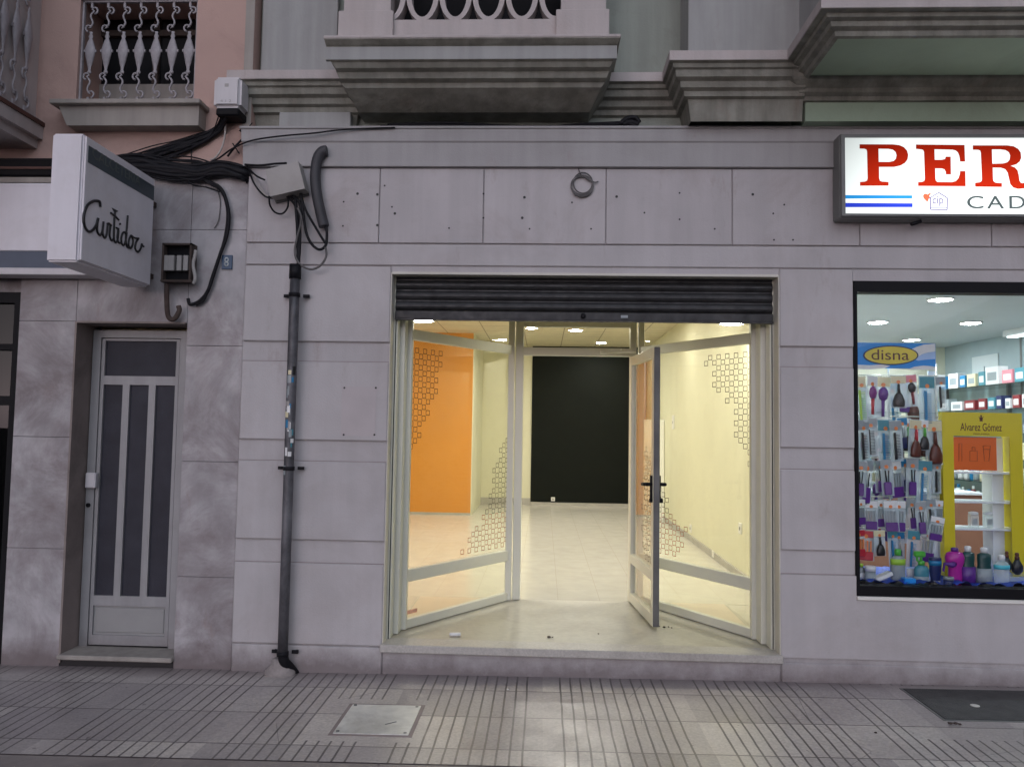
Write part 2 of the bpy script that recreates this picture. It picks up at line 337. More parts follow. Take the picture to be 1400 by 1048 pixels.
def curve_to_mesh(name,cu,mfun,parent,m):
    t=bpy.data.objects.new('tmp',cu); scene.collection.objects.link(t)
    dg=bpy.context.evaluated_depsgraph_get(); me=bpy.data.meshes.new_from_object(t.evaluated_get(dg)); bpy.data.objects.remove(t)
    O=Vector(parent['_o']) if parent is not None else Vector((0,0,0))
    for v in me.vertices: v.co=mfun(v.co.x,v.co.y,v.co.z)-O
    me.name=name; me.materials.clear(); me.materials.append(M[m] if isinstance(m,str) else m)
    bm=bmesh.new(); bm.from_mesh(me); bmesh.ops.recalc_face_normals(bm,faces=bm.faces); bm.to_mesh(me); bm.free()
    o=bpy.data.objects.new(name,me); col.objects.link(o)
    if parent is not None: o.parent=parent; o['_o']=tuple(O)
    return o
def text(name,body,parent,m,origin,width=None,height=None,ux=(1,0,0),uy=(0,0,1),out=(0,-1,0),extr=.0008,bold=0):
    cu=bpy.data.curves.new(name,'FONT'); cu.body=body; cu.extrude=0; cu.size=1; cu.offset=bold
    t=bpy.data.objects.new('tmp',cu); scene.collection.objects.link(t)
    dg=bpy.context.evaluated_depsgraph_get(); me=bpy.data.meshes.new_from_object(t.evaluated_get(dg)); bpy.data.objects.remove(t)
    xs=[v.co.x for v in me.vertices]; ys=[v.co.y for v in me.vertices]; x0,x1,y0,y1=min(xs),max(xs),min(ys),max(ys)
    sy=height/(y1-y0) if height else width/(x1-x0); sx=width/(x1-x0) if width else sy
    O=Vector(origin); ux=Vector(ux);uy=Vector(uy);out=Vector(out); P=Vector(parent['_o'])
    for v in me.vertices: v.co=O+ux*((v.co.x-x0)*sx)+uy*((v.co.y-y0)*sy)+out*extr-P
    bm=bmesh.new(); bm.from_mesh(me)
    r=bmesh.ops.extrude_face_region(bm,geom=bm.faces[:]); bmesh.ops.translate(bm,vec=-out*extr*.9,verts=[g for g in r['geom'] if isinstance(g,bmesh.types.BMVert)])
    bmesh.ops.recalc_face_normals(bm,faces=bm.faces); bm.to_mesh(me); bm.free()
    me.materials.clear(); me.materials.append(M[m] if isinstance(m,str) else m)
    o=bpy.data.objects.new(name,me); col.objects.link(o); o.parent=parent; o['_o']=tuple(P); return o

# ---------------------------------------------------------------- light
w=bpy.data.worlds.new("World"); scene.world=w; w.use_nodes=True; nt=w.node_tree; bg=nt.nodes['Background']
sky=nt.nodes.new('ShaderNodeTexSky'); sky.sky_type='NISHITA'; sky.sun_disc=False; sky.sun_elevation=R(3); sky.sun_rotation=R(200); sky.ozone_density=1.0; sky.air_density=1; sky.dust_density=1
hs=nt.nodes.new('ShaderNodeHueSaturation'); hs.inputs['Saturation'].default_value=.35
tint=nt.nodes.new('ShaderNodeMix'); tint.data_type='RGBA'; tint.blend_type='MULTIPLY'; tint.inputs[0].default_value=1; tint.inputs[7].default_value=(.925,.945,1.17,1)
nt.links.new(sky.outputs[0],hs.inputs['Color']); nt.links.new(hs.outputs[0],tint.inputs[6]); nt.links.new(tint.outputs[2],bg.inputs[0]); bg.inputs[1].default_value=.10
sl=bpy.data.lights.new('dusk_fill','SUN'); sl.energy=.55; sl.angle=R(60); sl.color=(.92,.97,1.11); so=bpy.data.objects.new('dusk_fill',sl); col.objects.link(so)  # soft frontal fill lamp added for dusk; no direct sun falls here
so.rotation_euler=(R(55),0,R(14))
scene.view_settings.view_transform='Standard'; scene.view_settings.look='None'; scene.view_settings.exposure=0.68; scene.view_settings.gamma=1
scene.cycles.use_denoising=True; scene.cycles.max_bounces=10; scene.cycles.transparent_max_bounces=24; scene.cycles.diffuse_bounces=5
scene.cycles.caustics_reflective=False; scene.cycles.caustics_refractive=False; scene.cycles.sample_clamp_indirect=6

# ================================================================ ground
def gz(x): return .0095*x+.0068
mb=MB(); mb.quad((-12,.45,gz(-12)),(-12,-1.249,gz(-12)),(12,-1.249,gz(12)),(12,.45,gz(12))); struct('sidewalk',mb,'pavement')
mb=MB(); x=-12.3; k=0
random.seed(3)
while x<12:
    L=random.uniform(.75,1.05); z=gz(x)-.003
    mb.box(x,x+L-.006,-1.62,-1.253,-.2,.2,bev=.005)
    for v in list(mb.bm.verts)[-24:]: v.co.z=(gz(v.co.x)-.002+(v.co.z-.2)) if v.co.z>0 else -.3
    x+=L
struct('kerb',mb,'kerb_stone')
mb=MB(); mb.quad((-12,-1.20,gz(-12)-.007),(-12,-1.60,gz(-12)-.007),(12,-1.60,gz(12)-.007),(12,-1.20,gz(12)-.007)); struct('kerb_mortar',mb,'groove')
mb=MB(); mb.quad((-150,-1.63,-.13),(-150,-160,-.13),(150,-160,-.13),(150,-1.63,-.13)); struct('road',mb,'asphalt')
mb=MB(); mb.quad((-150,60,-.35),(-150,-1.7,-.35),(150,-1.7,-.35),(150,60,-.35)); struct('ground',mb,'concrete')

# ================================================================ central stone building
B=thing('stone_building','pale stone building with carved balcony above its lit empty shop and display window','building',(0,.2,0))
XL,XO0,XO1,XW,XE=-1.93,-.982,1.455,1.907,6.0
mb=MB()
mb.box(XL,XO0,.017,.32,-.3,2.54); mb.box(XO1,XW,.017,.32,-.3,2.54); mb.box(XL,XE,.015,.32,2.54,3.20)
mb.box(XO0,XO1,.015,.32,2.506,2.54); mb.box(XO0,XO1,.015,.32,-.3,.13)
mb.box(XW,XE,.015,.32,2.472,2.54); mb.box(XW,XE,.015,.32,-.3,.522)
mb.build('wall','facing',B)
bands=[(2.052,2.538),(1.428,1.924),(.805,1.294),(.163,.660)]
def block(x0,x1,z0,z1,y=0,m='facing',bev=.006,name='facing_block'):
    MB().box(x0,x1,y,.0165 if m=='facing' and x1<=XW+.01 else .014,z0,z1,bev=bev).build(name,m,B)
for i,(a,b) in enumerate(bands):
    block(XL+.003,XO0-.001,a,b); block(XO1+.001,XW-.001 if i<3 else XW,a+.004,b+.003,bev=.006 if i<3 else 0)
    MB().box(XL+.003,XO0-.001,.0145,.019,b+.002,b+.0055).build('joint_line','groove',B)
    MB().box(XO1+.001,XW-.001,.0145,.019,b+.005,b+.0085).build('joint_line','groove',B)
# recessed-band lip lines
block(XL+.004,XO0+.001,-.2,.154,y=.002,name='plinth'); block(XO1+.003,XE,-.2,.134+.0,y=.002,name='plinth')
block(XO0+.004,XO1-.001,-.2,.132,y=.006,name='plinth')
block(XW,XE,.167,.519,y=0,name='apron',bev=0)
fx=[XL+.003,-1.069,-.401,.375,1.164,1.95,2.75,3.5,4.3,5.1]
for a,b in zip(fx,fx[1:]):
    block(a+.0025,b-.0025,2.690,3.173,y=.0,m='frieze',name='frieze_block',bev=.003)
MB().box(XL+.004,XE,.004,.0145,2.546,2.683,bev=.005).build('lintel_band','facing',B)
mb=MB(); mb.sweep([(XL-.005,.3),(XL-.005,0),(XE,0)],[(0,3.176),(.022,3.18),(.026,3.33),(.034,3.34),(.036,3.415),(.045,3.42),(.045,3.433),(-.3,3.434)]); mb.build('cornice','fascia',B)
# drill holes of the old shop sign
mb=MB()
for px,py in [(540,292),(536,283),(526,254),(614,312),(661,265),(661,298),(714,298),(724,313),(717,270),(782,277),(808,313),(843,269),(881,291),(929,264),(929,300),(977,313),(1029,266),(1072,280),(1057,292),(1058,328),(1084,328),(489,265),(470,276),(469,309),(516,266),(516,308)]:
    p=at(px,py,0); MB().lathe([(.006 if px%3 else .009,-.0035),(.004,.004)],(p.x,p.y,p.z),8,'Y').build('screw_hole','ink',B)
for px,py in [(471,530),(514,530),(470,594),(512,594)]:
    p=at(px,py,0); MB().lathe([(.007,-.003),(.004,.004)],(p.x,p.y,p.z),8,'Y').build('screw_hole','ink',B)
p0=at(468,528,0); p1=at(513,596,0)
mat('ghost',(.47,.43,.44),.6,var=.06); MB().box(p0.x,p1.x,-.0022,.003,p1.z,p0.z).build('plate_mark','ghost',B)
# jambs, lintel underside and sill of the shop opening
MB().box(XO0+.0005,-.976,.003,.34,.183,2.5).build('jamb','jamb',B); MB().box(1.449,XO1-.0005,.003,.34,.183,2.5).build('jamb','jamb',B)
MB().box(-.976,1.449,.004,.32,2.490,2.505).build('soffit_trim','jamb',B)
mb=MB(); mb.box(-.99,1.462,-.028,.14,.134,.183,bev=.005); mb.build('sill','sill',B)
# upper wall
mb=MB(); mb.box(XL,XE,.14,.4,3.3,6.5); mb.build('upper_wall','plaster_green',B)
mb=MB(); mb.box(-1.905,-1.40,.085,.14,3.81,6.5,bev=.004); mb.build('pilaster','pilaster',B)
mb=MB(); mb.box(.862,1.56,-.14,.14,3.81,6.5,bev=.004); mb.build('pilaster','pilaster',B)
prof=[(-.02,3.43),(0,3.56),(.028,3.568),(.030,3.60),(.055,3.612),(.058,3.65),(.088,3.664),(.092,3.705),(.108,3.712),(.112,3.735),(.130,3.742),(.130,3.805),(-.02,3.815)]
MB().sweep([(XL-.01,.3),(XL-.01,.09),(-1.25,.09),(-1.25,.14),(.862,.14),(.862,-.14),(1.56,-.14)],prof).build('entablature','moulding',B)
prof2=[(.1,3.744),(.134,3.744),(.134,3.802),(-.02,3.818)]
MB().sweep([(XL-.012,.3),(XL-.012,.088),(-1.248,.088),(-1.248,.138),(.86,.138),(.86,-.142),(1.56,-.142)],prof2).build('entablature_lip','parapet',B)
MB().box(-1.75,-1.28,.03,.12,3.425,3.555,bev=.004).build('corbel_block','pilaster',B)
# stepped bay over the lit sign
MB().box(1.58,XE,-.12,.2,3.43,3.57).build('bay_frieze','soffit_green_lit',B)
MB().sweep([(1.58,.2),(1.58,-.12),(XE,-.12)],[(.0,3.548),(.02,3.552),(.024,3.575),(.055,3.59),(.06,3.615),(.11,3.645),(.12,3.66)]).build('bay_moulding','moulding',B)
MB().box(1.562,XE,-.70,.1,3.662,3.70).build('bay_soffit','soffit_green_lit',B)
MB().sweep([(1.56,.0),(1.56,-.70),(XE,-.70)],[(.0,3.648),(.022,3.652),(.026,3.678),(.055,3.69),(.06,3.715),(.09,3.722),(.095,3.742),(.13,3.744),(.13,3.80),(-.02,3.82)]).build('bay_cornice','moulding',B)
MB().sweep([(1.558,-.2),(1.558,-.702),(XE,-.702)],[(.1,3.746),(.134,3.746),(.134,3.802),(-.02,3.822)]).build('bay_lip','parapet',B)
MB().box(1.50,1.53,-.76,-.16,3.818,3.845).build('tile_edge','red_tile',B)
MB().box(1.54,XE,-.72,.1,3.82,4.6).build('bay_parapet','pilaster',B)
# central balcony
rings=[(-.02,3.530,490,806,155),(-.20,3.611,472,822,120),(-.205,3.640,466,827,108),(-.245,3.650,464,829,104),(-.255,3.685,460,833,97),(-.29,3.695,459,834,94),(-.305,3.722,453,838,86),(-.322,3.728,452,839,84),(-.322,3.812,446,843,66),(-.335,3.820,445,845,64),(-.36,3.838,443,848,60),(-.36,3.852,442,849,58)]
mb=MB(); g=[]
for yf,z,pl,p_r,py in rings:
    xl=at(pl,py,yf).x; xr=at(p_r,py,yf).x
    g.append([mb.bm.verts.new(c) for c in ((xl,.15,z),(xl,yf,z),(xr,yf,z),(xr,.15,z))])
for A,Bq in zip(g,g[1:]):
    for k in range(3): mb.bm.faces.new((A[k],A[k+1],Bq[k+1],Bq[k]))
mb.bm.faces.new(g[0]); mb.bm.faces.new(g[-1])
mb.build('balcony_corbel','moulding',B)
xl=at(446,66,-.322).x; xr=at(843,66,-.322).x
MB().box(xl-.002,xr+.002,-.326,-.30,3.730,3.808).build('balcony_fascia','pilaster',B)
xl=at(443,60,-.36).x; xr=at(848,60,-.36).x
MB().box(xl-.004,xr+.004,-.364,.1,3.842,3.862,bev=.004).build('balcony_slab','parapet',B)
for a,b in ((462,537),(760,833)):
    xa=at(a,40,-.30).x; xb=at(b,40,-.30).x
    mb=MB(); mb.box(xa,xb,-.30,.0,3.862,4.05,bev=.004); mb.box(xa+.03,xb-.02,-.285,-.02,4.05,4.7); mb.build('balcony_pedestal','parapet',B)
xa=at(537,40,-.26).x; xb=at(762,40,-.26).x
mb=MB(); mb.box(xa-.02,xb+.02,-.265,-.16,3.862,4.008); mb.box(xa-.02,xb+.02,-.27,-.15,4.50,4.6)
mb.build('balcony_parapet','parapet',B)
pitch=.2035; cx0=at(578,5,-.25).x
for k in range(-1,5):
    cx=cx0+k*pitch
    mb=MB(); n=28
    for j in range(n):
        a0,a1=2*math.pi*j/n,2*math.pi*(j+1)/n
        def E_(a,ra,rb): return (cx+ra*math.cos(a),4.008+.17+rb*math.sin(a))
        i0,i1=E_(a0,.070,.150),E_(a1,.070,.150); o0,o1=E_(a0,.102,.178),E_(a1,.102,.178)
        if max(o0[0],o1[0])>xb+.01 or min(o0[0],o1[0])<xa-.01: continue
        for yy in (-.262,-.18):
            mb.quad((i0[0],yy,i0[1]),(i1[0],yy,i1[1]),(o1[0],yy,o1[1]),(o0[0],yy,o0[1]))
        mb.quad((i0[0],-.262,i0[1]),(i1[0],-.262,i1[1]),(i1[0],-.18,i1[1]),(i0[0],-.18,i0[1]))
        mb.quad((o0[0],-.262,o0[1]),(o1[0],-.262,o1[1]),(o1[0],-.18,o1[1]),(o0[0],-.18,o0[1]))
    mb.build('parapet_ring','parapet',B)
wd=MB().box(-1.05,.12,.10,.135,3.86,6.2).build('balcony_window','black',B)

# ================================================================ pink building on the left
G=thing('pink_building','pink rendered building with veined marble ground floor left of the shop','building',(-2.6,.2,0))
YP=.03
MB().box(-9,-3.115,YP,.35,3.157,7).build('wall','pink',G)
MB().box(-2.322,-1.935,YP,.35,3.157,7).build('wall','pink',G)
MB().box(-3.115,-2.322,YP,.35,3.157,3.63).build('wall','pink',G); MB().box(-3.115,-2.322,YP,.35,4.33,7).build('wall','pink',G)
MB().box(-1.995,-1.936,YP-.004,YP,3.43,7).build('painted_strip','beige_sill',G)
# marble slabs
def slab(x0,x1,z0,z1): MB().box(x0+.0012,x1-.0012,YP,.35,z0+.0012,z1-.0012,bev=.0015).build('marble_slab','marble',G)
for x0,x1,zs in ((-3.42,-3.04,(-.3,.71,1.42,2.17,2.44)),(-2.305,-1.935,(-.3,.555,1.28,2.02,2.775,3.157)),(-3.42,-3.04,(2.44,2.775,3.157)),(-3.04,-2.305,(2.165,2.775,3.157))):
    for a,b in zip(zs,zs[1:]): slab(x0,x1,a,b)
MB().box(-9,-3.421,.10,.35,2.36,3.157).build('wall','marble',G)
# reveal trim of the door recess
mb=MB(); mb.box(-3.043,-3.03,.024,.25,.0,2.17); mb.box(-3.03,-2.315,.024,.25,2.16,2.172); mb.build('reveal','reveal_stone',G)
MB().box(-3.035,-2.302,.035,.34,-.2,.017).build('threshold_shade','ink',G)  # black box put in as the shade of the gap under the doorstep
MB().box(-3.04,-2.302,-.005,.22,.026,.056,bev=.006).build('doorstep','beige_sill',G)
# stone window sill (wedge below) and reveal
mb=MB(); mb.box(-3.20,-2.215,-.115,.06,3.555,3.585,bev=.004); mb.prism([(-3.10,3.425),(-2.235,3.425),(-2.235,3.555),(-3.16,3.555)],-.075,.05); mb.build('window_sill','beige_sill',G)
mb=MB(); mb.box(-3.115,-2.322,.28,.33,3.63,3.86); mb.build('window_apron','beige_sill',G)
wn_=MB().box(-3.115,-2.322,.30,.33,3.86,4.35).build('window','black',G)
mb=MB(); mb.box(-2.74,-2.70,.27,.30,3.86,4.33); mb.box(-3.115,-2.322,.27,.30,4.20,4.24); mb.build('frame','rust',wn_)

# left balcony
mb=MB(); mb.box(-6,-3.325,-1.3,.03,3.37,3.455); mb.box(-6,-3.36,-1.26,.03,3.31,3.37); mb.build('balcony_slab','parapet',G)
MB().box(-6,-3.315,-1.31,.03,3.456,3.482).build('balcony_tiles','red_tile',G)

# cast baluster prototype ------------------------------------------------
def scroll(mb,cx,z0,z1,y,flip):
    H=z1-z0; pts=[]
    s=1 if flip else -1
    for t in [i/26 for i in range(27)]:
        # S curve with curls at both ends
        if t<.3:
            a=-math.pi/2+ (t/.3)*1.5*math.pi*-1; pts.append((cx+s*.018+.020*math.cos(a)*s*-1,z0+H*.16+.022*math.sin(a)))
        elif t>.7:
            u=(t-.7)/.3; a=math.pi+u*1.5*math.pi*-1; pts.append((cx-s*.018+.020*math.cos(a)*s*-1,z1-H*.16+.022*math.sin(a)))
        else:
            u=(t-.3)/.4; pts.append((cx+s*(.018-.036*u)+s*.016*math.sin(u*2*math.pi)*-1,z0+H*.16+(H*.68)*u))
    mb.tube([(a,y,b) for a,b in pts],.0065,6)
def baluster_mesh():
    mb=MB(); H=.67
    scroll(mb,0,.02,.20,0,True); scroll(mb,0,.47,.65,0,False)
    mb.lathe([(.012,.19),(.016,.2),(.009,.215),(.012,.235),(.020,.26),(.034,.325),(.038,.345),(.034,.365),(.020,.41),(.011,.43),(.017,.445),(.009,.46),(.012,.475)],(0,0,0),10,sy=.5)
    mb.box(-.007,.007,-.006,.006,0,.03); mb.box(-.007,.007,-.006,.006,.64,.68)
    for s in (-1,1): mb.box(s*.034-.008,s*.034+.008,-.005,.005,.337,.353)
    return mb
GR=thing('window_grille','pale cast iron window grille with seven scrolled balusters in the pink wall','window grille',(-2.72,.06,3.64))
first=None
bl=baluster_mesh().build('baluster','iron_cast'); bl['_o']=(0,0,0); bl.parent=GR
for i in range(7):
    o=bl if i==0 else bl.copy()
    if i: col.objects.link(o)
    o.location=(-3.053+i*.1115+2.72,0,.0)
mb=MB(); mb.box(-3.112,-2.325,.05,.07,3.632,3.648); mb.box(-3.112,-2.325,.05,.07,4.315,4.33); mb.box(-3.112,-3.100,.05,.07,3.64,4.32); mb.box(-2.337,-2.325,.05,.07,3.64,4.32); mb.build('frame','iron_cast',GR)

RL=thing('balcony_railing','patterned iron railing on the side of the cropped balcony at upper left','railing',(-3.35,-.6,3.48))
for i in range(10):
    o=bl.copy(); col.objects.link(o); o.parent=RL; o.rotation_euler=(0,0,R(90)); o.location=(0,-.5+i*.108,.01); o.scale=(1,1,1.45)
MB().box(-3.36,-3.34,-1.2,.03,3.484,3.50).build('rail','iron_cast',RL); MB().box(-3.365,-3.335,-1.2,.03,4.44,4.47).build('rail','iron_cast',RL)
MB().box(-3.385,-3.375,-1.2,.02,3.5,4.44).build('backing_panel','parapet',RL)

# far left shop: dark display front and fascia
SH=thing('shop_fascia','white fascia board with blue grey band and white trim at left edge','shop fascia',(-4,-.1,2.4))
MB().box(-6,-2.84,-.10,.02,2.60,3.04,bev=.004).build('panel','sign_white',SH)
MB().box(-6,-2.835,-.092,.02,2.490,2.60).build('band','blue_grey',SH)
MB().box(-6,-2.83,-.115,.02,2.445,2.488,bev=.003).build('trim','plastic_white',SH)
MB().box(-6,-2.85,-.105,.02,3.042,3.075).build('top_trim','beige_sill',SH)
TR=thing('cavity_shade','dark box with thin red line standing for the shaded cavity above the fascia','dark box',(-4,-.1,3.1))
MB().box(-6,-3.1,-.11,.02,3.08,3.20,bev=.01).build('casing','black',TR); MB().box(-6,-3.12,-.118,-.109,3.125,3.14).build('red_line','red_tile',TR)  # dark box put where the cavity above the fascia lies in shade
FR=thing('dark_shop_window','black framed shop window cut off by the left edge','shop window',(-4,.1,0))
mb=MB(); mb.box(-3.47,-3.425,.05,.13,-.1,2.36); mb.box(-6,-3.47,.05,.13,2.29,2.36); mb.box(-6,-3.47,.05,.13,1.98,2.02); mb.box(-6,-3.47,.05,.13,1.62,1.68); mb.box(-6,-3.47,.05,.13,-.1,.35); mb.build('frame','black',FR)
MB().box(-6,-3.47,.09,.098,.35,2.29).build('glass','dark_glass',FR)
mb=MB(); mb.box(-6,-3.425,.32,.34,-.1,2.36); mb.build('backing','rust',FR)
mb=MB(); mb.box(-6,-3.43,.30,.315,2.04,2.16); mb.build('blind','plastic_grey',FR)

# ================================================================ number 8 door
D=thing('entrance_door','grey metal entrance door with three tall dark panes in the marble recess','door',(-2.68,.2,.03))
x0,x1,y0=-3.022,-2.372,.20; zb,zt=.055,2.135
mb=MB(); mb.box(x0,x0+.055,y0,.26,zb,zt); mb.box(x1-.055,x1,y0,.26,zb,zt); mb.box(x0+.055,x1-.055,y0,.26,zt-.05,zt); mb.box(-3.03,x0,y0+.03,.26,zb,zt+.02); mb.box(x1,-2.30,y0+.03,.26,zb,zt+.02)
mb.build('frame','door_frame',D)
def dp(px,py): p=at(px,py,.205); return p.x,p.z
lx0,lx1=x0+.060,x1-.060
gt=1.69;  # bottom of transom pane band
LE=MB()
zA=at(190,815,.205).z; zB=at(190,526,.205).z; zC=at(190,514,.205).z; zD=at(190,466,.205).z; zP=at(190,880,.205).z
xa,xb=lx0+.022,lx1-.022
LE.box(lx0,xa,.206,.245,zb+.012,zt-.055); LE.box(xb,lx1,.206,.245,zb+.012,zt-.055)
LE.box(xa,xb,.206,.245,zb+.012,zb+.075); LE.box(xa,xb,.206,.245,zD,zt-.055); LE.box(xa,xb,.206,.245,zB,zC); LE.box(xa,xb,.206,.245,zA-.065,zA)
w3=(xb-xa-2*.046)/3
for k in (1,2): LE.box(xa+k*w3+(k-1)*.046,xa+k*(w3+.046),.206,.245,zA,zB)
leaf=LE.build('leaf','door_frame',D)
for k in range(3): MB().box(xa+k*(w3+.046),xa+k*(w3+.046)+w3,.222,.228,zA,zB).build('pane','frost_dark',D)
MB().box(xa,xb,.222,.228,zC,zD).build('pane','frost_dark',D)
mb=MB(); mb.box(xa,xb,.220,.228,zb+.075,zA-.065); mb.box(xa+.012,xb-.012,.214,.222,zb+.09,zA-.08,bev=.004); mb.build('kick_panel','panel_grey',D)
px=at(120,656,.19); MB().box(px.x-.005,px.x+.065,.165,.20,px.z-.05,px.z+.05,bev=.006).build('pull_plate','plastic_white',D)
kp=at(121,690,.2); MB().lathe([(.014,0),(.014,-.012),(.006,-.013)],(kp.x,.203,kp.z),14,'Y').build('keyhole','black',D)

# ================================================================ projecting sign
S=thing('projecting_sign','white box sign reading Curtidor projecting over the pavement','projecting sign',(-2.57,-.1,2.7))
X1=-2.487; X0=-2.672
MB().box(X0,X1-.012,-.845,-.10,2.372,3.072,bev=.01,seg=2).build('case','sign_white',S)
MB().box(X1-.012,X1,-.832,-.108,2.385,3.06,bev=.002).build('face_panel','sign_white',S)
a=atx(118,197,X1); b=atx(117,219,X1)
MB().box(X1-.002,X1+.002,-.815,-.112,b.z-.004,a.z+.0,).build('band','sign_teal',S)
text('lettering','CALCETERIA',S,'sign_text',(X1+.002,-.78,b.z+.035),width=.50,height=.055,ux=(0,1,0),out=(1,0,0),extr=.0015)
MB().box(-2.62,-2.54,-.10,.03,2.92,2.95).build('bracket','rust',S); MB().box(-2.62,-2.54,-.10,.03,2.45,2.48).build('bracket','rust',S)
def cz(x,y): return atx(100+x/8.73,240+y/8.73,X1+.003)
strokes=[([(322,375),(316,315),(290,303),(240,308),(175,350),(135,440),(125,540),(145,625),(190,668),(235,650),(275,590),(298,510)],.0058),
 ([(298,510),(285,620),(292,680),(322,712),(348,665),(362,550)],.0048),([(362,550),(352,690),(378,745),(400,690),(412,578)],.0045),
 ([(405,580),(428,572),(456,600)],.0045),([(445,598),(434,700),(444,750),(462,775),(488,745)],.0045),
 ([(502,420),(492,520),(485,740),(496,785),(512,798),(530,765),(540,650)],.0048),([(447,445),(500,485),(545,530)],.0045),
 ([(512,622),(545,635)],.004),([(540,640),(528,740),(545,800),(572,800)],.0045),([(555,572),(560,584)],.006),
 ([(632,700),(615,675),(590,690),(574,745),(578,805),(602,832),(624,785),(640,680)],.0045),([(652,478),(640,620),(628,760),(640,840),(662,860),(690,868)],.0048),
 ([(692,712),(668,760),(662,830),(684,868),(706,835),(714,770),(692,712)],.0045),([(692,712),(732,742),(782,747)],.004),([(782,747),(750,800),(740,870),(770,910),(800,880),(822,815)],.0048),([(812,822),(845,848)],.004)]
mb=MB()
for pts,r in strokes: mb.tube(smoothpts([cz(*p) for p in pts],5),r*1.35,6)
mb.prism([( cz(*p).y,cz(*p).z) for p in ((465,385),(540,425),(500,445))],X1,X1+.004,'YZ')
mb.build('script_lettering','ink',S)

# ================================================================ fuse box, number plate, meter box, junction box
def pt(px,py,Y): return tuple(at(px,py,Y))
K=thing('fuse_box','rusty open fuse box with white fuses above the entrance door','fuse box',pt(243,380,.02))
a=at(224,333,-.03); b=at(262,385,-.03)
mb=MB(); mb.box(a.x,b.x,.0,.03,b.z,a.z); mb.box(a.x,a.x+.012,-.05,.0,b.z,a.z); mb.box(b.x-.012,b.x,-.05,.0,b.z,a.z); mb.box(a.x,b.x,-.05,.0,a.z-.012,a.z); mb.box(a.x,b.x+.01,-.055,.0,b.z-.006,b.z+.008); mb.build('case','rust',K)
MB().box(a.x+.012,b.x-.012,-.004,.0,b.z+.008,a.z-.012).build('back_plate','black',K)
for p_,q_ in ((224,231),(231,238.5),(242,248.5),(251,257.5)):
    l=at(p_,349,-.035); r_=at(q_,370,-.035); MB().box(l.x,r_.x-.004,-.04,-.004,r_.z,l.z,bev=.003).build('fuse','plastic_grey',K)
MB().tube(smoothpts([at(268,342,-.03),at(266,352,-.03),at(264,362,-.03),at(267,380,-.03),at(264,388,-.03)]),.012,8).build('side_fitting','plastic_grey',K)
MB().tube(smoothpts([at(228,388,-.02),at(228,410,-.02),at(230,432,-.02),at(238,436,-.02),at(245,425,-.02),at(244,418,-.02)]),.016,8).build('hook_conduit','rust',K)
a=at(303.5,348.5,.02); b=at(317,368,.02)
NP=thing('number_plate','small blue house number plate reading 8 on marble','number plate',((a.x+b.x)/2,.03,b.z))
MB().box(a.x,b.x,.018,.029,b.z,a.z,bev=.002).build('plate','plate_blue',NP)
text('numeral','8',NP,'plate_white',(a.x+.017,.018,b.z+.016),width=.030,height=a.z-b.z-.03,extr=.001,bold=.01)
MT=thing('meter_box','white plastic telecom box on the pink wall between window and cornice','utility box',pt(311,146,.0))
a=at(292,104,-.12); b=at(328,146,-.12)
MB().box(a.x,b.x,-.12,.03,b.z,a.z,bev=.02,seg=3).build('cover','plastic_white',MT)
MB().box(a.x+.015,b.x-.012,-.105,.03,b.z-.05,b.z+.002,bev=.01).build('gland_tray','black',MT)
text('marking','4 1 2',MT,'plastic_grey',(a.x+.05,-.12,b.z+.03),width=.07,height=.016,extr=.001)
mb=MB(); mb.box(a.x+.075,a.x+.10,-.1215,-.12,a.z-.07,a.z-.05); mb.build('logo','plastic_grey',MT)
JB=thing('junction_box','tilted grey cable junction box on the stone beside the black conduit','junction box',pt(392,250,0))
q=[at(363,232,-.12),at(408,221,-.12),at(417,258,-.12),at(370,269,-.12)]
MB().prism([(v.x,v.z) for v in q],-.125,-.03).build('lid','plastic_grey',JB)
q2=[(v.x*.97+q[0].x*.03,v.z-.008) for v in q]; MB().prism(q2,-.03,.0).build('base','steel_dark',JB)

# ================================================================ cables
def cable(name,label,cat,strands,Y,m='rubber',group=None,r=.008,ret=False):
    """strands: list of (points px, radius)"""
    mb=MB(); base=None
    for s_ in strands:
        pts,rr=s_[0],s_[1]; P=[at(p[0],p[1],(p[2] if len(p)>2 else Y)) for p in pts]
        base=base or P[0]
        mb.tube(smoothpts(P,6),rr,7)
    o=mb.build(name,m,loc=base); tag(o,label,cat,group); return o
rnd=random.Random(5)
def jit(pts,a): return [(p[0]+rnd.uniform(-a,a),p[1]+rnd.uniform(-a,a))+tuple(p[2:]) for p in pts]
b1=[(60,232),(120,228),(190,224),(235,231),(270,233),(300,231),(330,235),(343,241,.045)]
cable('cable_bundle','thick tangle of black cables running behind the white box sign to the stone corner','cables',
  [(jit([(p[0],p[1]+dy*(1 if i<5 else .55))+tuple(p[2:]) for i,p in enumerate(b1)],5),rr) for dy,rr in ((-12,.006),(-9,.007),(11,.007),(13,.005),(-4,.008),(6,.006),(3,.02),(-6,.016),(-2,.02),(2,.02),(6,.016),(0,.024),(-9,.012),(9,.01),(4,.014))],-.02)
b2=[(120,228),(165,219),(205,207),(240,196),(275,186),(298,174),(308,158,-.06),(311,150,-.07)]
cable('cable_bundle','black cables fanning down from the white telecom box along the pink wall','cables',
  [(jit([(p[0],p[1]+dy*(1-i/7))+tuple(p[2:]) for i,p in enumerate(b2)],3.0),rr) for dy,rr in ((-6,.004),(22,.006),(24,.01),(10,.006),(5,.004),(-3,.006),(0,.008),(3,.009),(6,.008),(9,.01),(12,.01),(16,.012),(20,.012),(-1,.006))],-.0)
